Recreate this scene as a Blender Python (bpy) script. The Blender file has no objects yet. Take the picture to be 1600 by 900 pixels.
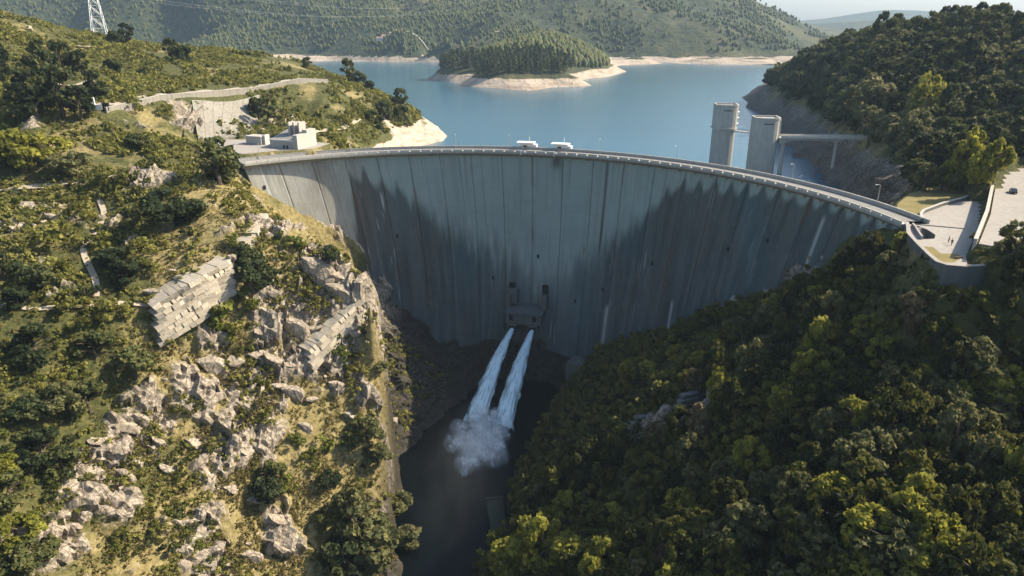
import bpy, math, random
import numpy as np
from mathutils import Vector, Matrix
# ---------------------------------------------------------------- camera, sky, sun, exposure
S = bpy.context.scene
COL = S.collection
cam = bpy.data.objects.new('camera', bpy.data.cameras.new('camera')); COL.objects.link(cam)
cam.location = (0, 0, 53); cam.rotation_euler = (math.radians(90-20.8), 0, 0)
cam.data.sensor_width = 36; cam.data.lens = 24.3; cam.data.clip_start = 1; cam.data.clip_end = 40000
S.camera = cam
SUN_AZ, SUN_EL = math.radians(79), math.radians(39.5)          # azimuth from the view direction (+Y) towards +X
world = bpy.data.worlds.new('World'); S.world = world; world.use_nodes = True
wn = world.node_tree.nodes; wl = world.node_tree.links
sky = wn.new('ShaderNodeTexSky'); sky.sky_type = 'NISHITA'; sky.sun_disc = False
sky.sun_elevation = SUN_EL; sky.sun_rotation = SUN_AZ; sky.altitude = 300; sky.air_density = 1.3; sky.dust_density = 3.0; sky.ozone_density = 4.0
wl.new(sky.outputs[0], wn['Background'].inputs['Color']); wn['Background'].inputs['Strength'].default_value = .105
sun = bpy.data.objects.new('sun', bpy.data.lights.new('sun', 'SUN')); COL.objects.link(sun)
sun.data.energy = 4.8; sun.data.angle = math.radians(.5); sun.data.color = (1.0, .885, .70)
sd = Vector((math.sin(SUN_AZ)*math.cos(SUN_EL), math.cos(SUN_AZ)*math.cos(SUN_EL), math.sin(SUN_EL)))
sun.rotation_euler = sd.to_track_quat('Z', 'Y').to_euler(); sun.location = (300, 200, 400)
S.view_settings.view_transform = 'Standard'; S.view_settings.look = 'None'; S.view_settings.gamma = 1; S.view_settings.exposure = 1.1
try:
    S.cycles.use_denoising = True; S.cycles.denoiser = 'OPENIMAGEDENOISE'
except Exception: pass
S.cycles.max_bounces = 6; S.cycles.diffuse_bounces = 2; S.cycles.glossy_bounces = 2; S.cycles.transparent_max_bounces = 40; S.cycles.volume_bounces = 4

# ---------------------------------------------------------------- helpers
def tag(o, label=None, cat=None, group=None, kind=None):
    for k, v in (('label', label), ('category', cat), ('group', group), ('kind', kind)):
        if v: o[k] = v
    return o
def mesh(name, V, F, mats=(), smooth=False, attrs=None, midx=None):
    me = bpy.data.meshes.new(name)
    V = np.asarray(V, np.float32)
    if isinstance(F, np.ndarray):
        n, k = F.shape
        me.vertices.add(len(V)); me.vertices.foreach_set('co', V.ravel())
        me.loops.add(n*k); me.loops.foreach_set('vertex_index', F.astype(np.int32).ravel())
        me.polygons.add(n); me.polygons.foreach_set('loop_start', np.arange(0, n*k, k, dtype=np.int32))
        me.update(calc_edges=True)
    else:
        me.from_pydata([tuple(map(float, v)) for v in V], [], F)
    for m in mats: me.materials.append(m)
    if midx is not None: me.polygons.foreach_set('material_index', np.asarray(midx, np.int32))
    for k, a in (attrs or {}).items():
        at = me.attributes.new(k, 'FLOAT', 'POINT'); at.data.foreach_set('value', np.asarray(a, np.float32))
    if smooth: me.polygons.foreach_set('use_smooth', np.ones(len(me.polygons), bool))
    me.update()
    return me
def put(name, me, parent=None, loc=(0,0,0), rot=(0,0,0), sc=(1,1,1)):
    o = bpy.data.objects.new(name, me); COL.objects.link(o)
    o.location = loc; o.rotation_euler = rot; o.scale = sc
    if parent: o.parent = parent
    return o
def empty(name, loc=(0,0,0), rz=0):
    o = bpy.data.objects.new(name, None); COL.objects.link(o); o.location = loc; o.rotation_euler = (0,0,rz); o.empty_display_size = .5
    return o
def copy_tree(o, parent=None):
    c = o.copy(); COL.objects.link(c)
    if parent: c.parent = parent
    for ch in list(o.children): copy_tree(ch, c)
    return c
class MB:
    """collects boxes, prisms and tubes into one mesh"""
    def __init__(s): s.v, s.f = [], []
    def box(s, c, h, rz=0, taper=1., tilt=0.):
        n = len(s.v); ca, sa = math.cos(rz), math.sin(rz)
        for z in (-1, 1):
            k = taper if z > 0 else 1.
            for x, y in ((-1,-1),(1,-1),(1,1),(-1,1)):
                X, Y = x*h[0]*k, y*h[1]*k
                s.v.append((c[0]+X*ca-Y*sa, c[1]+X*sa+Y*ca, c[2]+z*h[2]+tilt*X))
        s.f += [(n,n+3,n+2,n+1),(n+4,n+5,n+6,n+7)] + [(n+i,n+(i+1)%4,n+4+(i+1)%4,n+4+i) for i in range(4)]
        return s
    def tube(s, P, R, k=6, caps=True):
        P = [Vector(p) for p in P]
        if not hasattr(R, '__len__'): R = [R]*len(P)
        n = len(s.v)
        for i, p in enumerate(P):
            t = (P[min(i+1, len(P)-1)] - P[max(i-1, 0)]).normalized()
            a = t.cross(Vector((0,0,1))) if abs(t.z) < .9 else t.cross(Vector((1,0,0)))
            a.normalize(); b = t.cross(a)
            for j in range(k):
                w = 2*math.pi*j/k; q = p + (a*math.cos(w) + b*math.sin(w))*R[i]; s.v.append(tuple(q))
        for i in range(len(P)-1):
            for j in range(k):
                s.f.append((n+i*k+j, n+i*k+(j+1)%k, n+(i+1)*k+(j+1)%k, n+(i+1)*k+j))
        if caps:
            s.f.append(tuple(n+j for j in range(k))[::-1]); e = n+(len(P)-1)*k; s.f.append(tuple(e+j for j in range(k)))
        return s
    def prism(s, poly, z0, z1):
        n = len(s.v); k = len(poly)
        z0 = [z0]*k if not hasattr(z0, '__len__') else z0; z1 = [z1]*k if not hasattr(z1, '__len__') else z1
        s.v += [(p[0], p[1], z0[i]) for i, p in enumerate(poly)] + [(p[0], p[1], z1[i]) for i, p in enumerate(poly)]
        s.f += [tuple(range(n, n+k))[::-1], tuple(range(n+k, n+2*k))] + [(n+i, n+(i+1)%k, n+k+(i+1)%k, n+k+i) for i in range(k)]
        return s
    def strip(s, A, B):
        """sheet between two polylines"""
        n = len(s.v); k = len(A); s.v += list(A) + list(B)
        s.f += [(n+i, n+i+1, n+k+i+1, n+k+i) for i in range(k-1)]
        return s
    def mesh(s, name, m, smooth=False): return mesh(name, s.v, s.f, [m] if m else [], smooth)
    def build(s, name, m, parent=None, smooth=False, **k): return put(name, s.mesh(name, m, smooth), parent, **k)
class NT:
    """small wrapper to write node materials"""
    def __init__(s, name):
        s.m = bpy.data.materials.new(name); s.m.use_nodes = True; s.t = s.m.node_tree; s.n = s.t.nodes; s.b = s.n['Principled BSDF']
        s.b.inputs['Specular IOR Level'].default_value = .25
    def link(s, a, b): s.t.links.new(a, b)
    def new(s, ty, **k):
        n = s.n.new(ty)
        for a, v in k.items(): setattr(n, a, v)
        return n
    def setin(s, n, i, v):
        if hasattr(v, 'links'): s.link(v, n.inputs[i])
        elif v is not None: n.inputs[i].default_value = v
    def attr(s, name): return s.new('ShaderNodeAttribute', attribute_name=name).outputs['Fac']
    def pos(s): return s.new('ShaderNodeNewGeometry').outputs['Position']
    def obj(s): return s.new('ShaderNodeTexCoord').outputs['Object']
    def scale(s, vec, sc):
        n = s.new('ShaderNodeVectorMath', operation='MULTIPLY'); s.link(vec, n.inputs[0]); n.inputs[1].default_value = sc; return n.outputs[0]
    def noise(s, vec, sc, det=4, rough=.55):
        n = s.new('ShaderNodeTexNoise'); s.link(vec, n.inputs['Vector']); n.inputs['Scale'].default_value = sc; n.inputs['Detail'].default_value = det; n.inputs['Roughness'].default_value = rough
        return n.outputs['Fac']
    def voro(s, vec, sc, feature='F1'):
        n = s.new('ShaderNodeTexVoronoi', feature=feature); s.link(vec, n.inputs['Vector']); n.inputs['Scale'].default_value = sc; return n.outputs['Distance']
    def ramp(s, fac, stops):
        n = s.new('ShaderNodeValToRGB'); s.link(fac, n.inputs[0]); e = n.color_ramp.elements
        while len(e) < len(stops): e.new(.5)
        for i, (p, c) in enumerate(stops):
            e[i].position = p; e[i].color = (*c, 1) if hasattr(c, '__len__') else (c, c, c, 1)
        return n.outputs[0]
    def mix(s, f, a, b, blend='MIX'):
        n = s.new('ShaderNodeMix', data_type='RGBA', blend_type=blend)
        s.setin(n, 0, f); s.setin(n, 6, (*a, 1) if isinstance(a, tuple) else a); s.setin(n, 7, (*b, 1) if isinstance(b, tuple) else b)
        return n.outputs[2]
    def math(s, op, a, b=None, clamp=False):
        n = s.new('ShaderNodeMath', operation=op, use_clamp=clamp); s.setin(n, 0, a); s.setin(n, 1, b); return n.outputs[0]
    def bump(s, h, st, dist=1., normal=None):
        n = s.new('ShaderNodeBump'); s.link(h, n.inputs['Height']); n.inputs['Strength'].default_value = st; n.inputs['Distance'].default_value = dist
        if normal is not None: s.link(normal, n.inputs['Normal'])
        return n.outputs[0]
    def done(s, col, rough=.9, normal=None, **k):
        s.setin(s.b, 'Base Color', (*col, 1) if isinstance(col, tuple) else col); s.setin(s.b, 'Roughness', rough)
        if normal is not None: s.link(normal, s.b.inputs['Normal'])
        for a, v in k.items(): s.setin(s.b, a, v)
        return s.m
# ---------------------------------------------------------------- materials
M = {}
def concrete(name, a, b, sc=.35, bump=.25, dirt=.35):
    t = NT(name); p = t.obj()
    n1 = t.noise(p, sc, 6, .62); st = t.noise(t.scale(p, (1.2, 1.2, .12)), .7, 4)
    c = t.mix(n1, a, b); c = t.mix(t.ramp(st, [(.45, 0.), (.75, dirt)]), c, tuple(x*.45 for x in a))
    return t.done(c, .88, t.bump(t.noise(p, 3, 5), bump, .1))
M['concrete'] = concrete('pale concrete', (.34,.32,.28), (.46,.43,.38))
M['pale'] = concrete('pale dry concrete', (.42,.40,.35), (.54,.51,.45), .3, .2, .3)
M['tower'] = concrete('tower concrete', (.30,.29,.26), (.43,.415,.37))
M['paving'] = concrete('pale paving', (.26,.235,.205), (.34,.31,.27), .16, .1, .4)
M['road'] = concrete('worn road', (.17,.16,.145), (.25,.235,.21), .3, .15, .2)
M['track'] = concrete('dusty track', (.30,.25,.18), (.42,.36,.27), .3, .3, .2)
M['shotcrete'] = concrete('sprayed concrete', (.18,.165,.135), (.30,.275,.225), .12, .6, .5)
M['white_wall'] = concrete('white painted wall', (.68,.66,.62), (.78,.76,.72), .4, .1, .12)
M['roof_white'] = concrete('white roof sheet', (.66,.66,.64), (.78,.78,.76), .4, .1, .1)
M['dark_conc'] = concrete('weathered dark concrete', (.085,.09,.085), (.15,.15,.14))
M['works'] = concrete('outlet works concrete', (.085,.095,.095), (.135,.145,.14))
def plain(name, c, r=.6, metal=0., var=.25, sc=2.):
    t = NT(name); col = t.mix(t.noise(t.obj(), sc, 4), tuple(x*(1-var) for x in c), tuple(min(1, x*(1+var)) for x in c))
    return t.done(col, r, None, Metallic=metal)
M['darkest'] = plain('mossy concrete', (.030,.036,.028), .9)  # very dark greenish concrete of the river wall
M['steel'] = plain('galvanised steel', (.42,.43,.43), .5, .6)
M['pylon'] = plain('pylon steel', (.62,.63,.62), .6, .2)
M['wire'] = plain('wire', (.5,.5,.48), .6, .2)
M['black'] = plain('dark opening', (.012,.013,.014), .8)
M['glass'] = plain('window glass', (.03,.04,.05), .1)
M['rubber'] = plain('tyre rubber', (.02,.02,.02), .8)
M['car_paint'] = plain('dark car paint', (.035,.04,.05), .25, 0, .05)
M['cloth_dark'] = plain('dark cloth', (.02,.022,.03), .9)
M['cloth_grey'] = plain('grey trousers', (.06,.06,.065), .9)
M['skin'] = plain('skin', (.45,.28,.2), .6, 0, .08)
M['hair'] = plain('hair', (.03,.02,.015), .7)
M['bark'] = plain('bark', (.085,.065,.045), .95, 0, .4, 4)
M['hull'] = plain('white boat hull', (.75,.75,.73), .35, 0, .05)
def lawn():
    t = NT('dry lawn'); p = t.pos(); n = t.noise(p, .22, 5); c = t.ramp(n, [(.3, (.13,.115,.03)), (.55, (.23,.175,.06)), (.75, (.30,.23,.10))])
    return t.done(t.mix(t.noise(p, 2.5, 3), c, (.15,.13,.05)), .95, t.bump(t.noise(p, 4, 4), .5, .2))
M['lawn'] = lawn()
def rock_colour(t, p, sc=1.):
    n = t.noise(p, .16*sc, 7, .62); fine = t.noise(p, 1.3*sc, 5, .65)
    c = t.ramp(n, [(.25, (.17,.14,.105)), (.42, (.31,.255,.19)), (.62, (.44,.37,.285)), (.8, (.27,.22,.16))])
    c = t.mix(t.ramp(fine, [(.38, .75), (.58, 0.)]), c, (.12,.10,.075)); vc = t.voro(t.scale(p, (1, 1, .45)), .42*sc, 'DISTANCE_TO_EDGE'); c = t.mix(t.ramp(vc, [(.0, .85), (.07, 0.)]), c, (.055,.045,.035))
    lich = t.noise(p, .5*sc, 4); c = t.mix(t.ramp(lich, [(.56, 0.), (.72, .6)]), c, (.16,.155,.12))
    return c, n, fine
def rock_mat():
    t = NT('granite'); p = t.pos(); c, n, fine = rock_colour(t, p)
    vr = t.new('ShaderNodeObjectInfo').outputs['Random']
    c = t.mix(t.math('MULTIPLY', vr, .45), c, (.30,.245,.18))
    b = t.bump(fine, .8, .35); b = t.bump(t.voro(t.scale(p, (1, 1, .6)), .7), .5, .5, b)
    return t.done(c, .92, b)
M['rock'] = rock_mat()
def ground_mat():
    t = NT('hillside ground'); p = t.pos()
    rock, dry, shore = t.attr('rock'), t.attr('dry'), t.attr('shore')
    n = t.noise(p, .09, 6, .65); n2 = t.noise(p, .7, 5, .6)
    green = t.ramp(n2, [(.3, (.026,.032,.009)), (.5, (.062,.064,.018)), (.7, (.11,.10,.032))])
    straw = t.ramp(n2, [(.3, (.13,.105,.040)), (.5, (.215,.172,.070)), (.72, (.31,.25,.12))])
    f = t.math('ADD', t.math('MULTIPLY', n, .9), t.math('SUBTRACT', dry, .45))
    veg = t.mix(t.ramp(f, [(.38, 0.), (.62, 1.)]), green, straw)
    rc, rn, fine = rock_colour(t, p)
    edge = t.math('ADD', rock, t.math('MULTIPLY', t.math('SUBTRACT', n2, .5), .7))
    c = t.mix(t.ramp(edge, [(.42, 0.), (.58, 1.)]), veg, rc)
    sh = t.ramp(t.noise(t.scale(p, (.5, .5, 2.5)), .25, 6), [(.3, (.26,.2,.145)), (.5, (.40,.32,.24)), (.7, (.48,.40,.31))])
    c = t.mix(t.ramp(t.math('ADD', shore, t.math('MULTIPLY', t.math('SUBTRACT', n2, .5), .4)), [(.4, 0.), (.6, 1.)]), c, sh)
    c = t.mix(t.math('MULTIPLY', t.attr('wet_shade'), .9), c, t.mix(n2, (.010,.0095,.008), (.034,.029,.022)))  # painted gorge shade and wet river margin darken the ground colour
    b = t.bump(n2, .7, 1.0); b = t.bump(t.noise(p, 3.5, 4, .6), .6, .25, b)
    return t.done(c, .95, b)
M['ground'] = ground_mat()
def far_mat():
    t = NT('far hillside'); p = t.pos(); shore = t.attr('shore'); dry = t.attr('dry')
    n = t.noise(p, .012, 7, .65); n2 = t.noise(p, .06, 6, .7)
    c = t.ramp(n2, [(.3, (.010,.019,.010)), (.48, (.026,.038,.016)), (.62, (.056,.062,.026)), (.78, (.12,.105,.055))])
    c = t.mix(t.ramp(t.math('ADD', n, t.math('SUBTRACT', dry, .5)), [(.42, 0.), (.66, .75)]), c, (.095,.092,.04))
    sh = t.ramp(t.noise(t.scale(p, (.3, .3, 2.)), .09, 6), [(.3, (.26,.205,.15)), (.5, (.37,.30,.225)), (.7, (.45,.38,.30))])
    c = t.mix(t.ramp(t.math('ADD', shore, t.math('MULTIPLY', t.math('SUBTRACT', n2, .5), .3)), [(.4, 0.), (.6, 1.)]), c, sh)
    return t.done(c, .95, t.bump(n2, 1., 9.))
M['far'] = far_mat()
def foliage(name, dark, mid, light, trans=.35, hue=.25):
    """leaf colour varies leaf by leaf (attribute tone) and tree by tree; part of the light passes through"""
    t = NT(name); tone = t.attr('tone'); r = t.new('ShaderNodeObjectInfo').outputs['Random']
    f = t.math('ADD', tone, t.math('MULTIPLY', t.math('SUBTRACT', r, .5), hue), True)
    c = t.ramp(f, [(.12, dark), (.5, mid), (.9, light)])
    t.done(c, .75)
    tr = t.new('ShaderNodeBsdfTranslucent'); t.link(t.mix(.5, c, light), tr.inputs[0])
    mx = t.new('ShaderNodeMixShader'); mx.inputs[0].default_value = trans
    t.link(t.b.outputs[0], mx.inputs[1]); t.link(tr.outputs[0], mx.inputs[2]); t.link(mx.outputs[0], t.n['Material Output'].inputs[0])
    return t.m
M['leaf_forest'] = foliage('forest leaves', (.011,.017,.004), (.039,.049,.010), (.130,.127,.023), .40, .65)
M['leaf_olive'] = foliage('olive leaves', (.045,.052,.017), (.115,.12,.04), (.22,.20,.08), .38)
M['leaf_yellow'] = foliage('yellow green leaves', (.085,.10,.016), (.21,.21,.03), (.36,.33,.05), .48, .3)
M['leaf_dark'] = foliage('dark evergreen leaves', (.014,.024,.008), (.042,.056,.016), (.115,.118,.034), .32, .7)
M['leaf_scrub'] = foliage('scrub leaves', (.045,.052,.010), (.130,.132,.024), (.25,.23,.055), .38, .7)
M['leaf_brown'] = foliage('russet leaves', (.045,.036,.018), (.105,.082,.038), (.19,.15,.075), .3, .4)
M['leaf_straw'] = foliage('dry grass blades', (.09,.075,.022), (.20,.165,.055), (.34,.28,.11), .35, .7)
M['leaf_bright'] = foliage('bright bush leaves', (.06,.075,.012), (.13,.145,.022), (.22,.215,.04), .35)
M['leaf_pine'] = foliage('pine needles', (.022,.034,.010), (.060,.076,.020), (.12,.125,.038), .28, .6)

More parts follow.
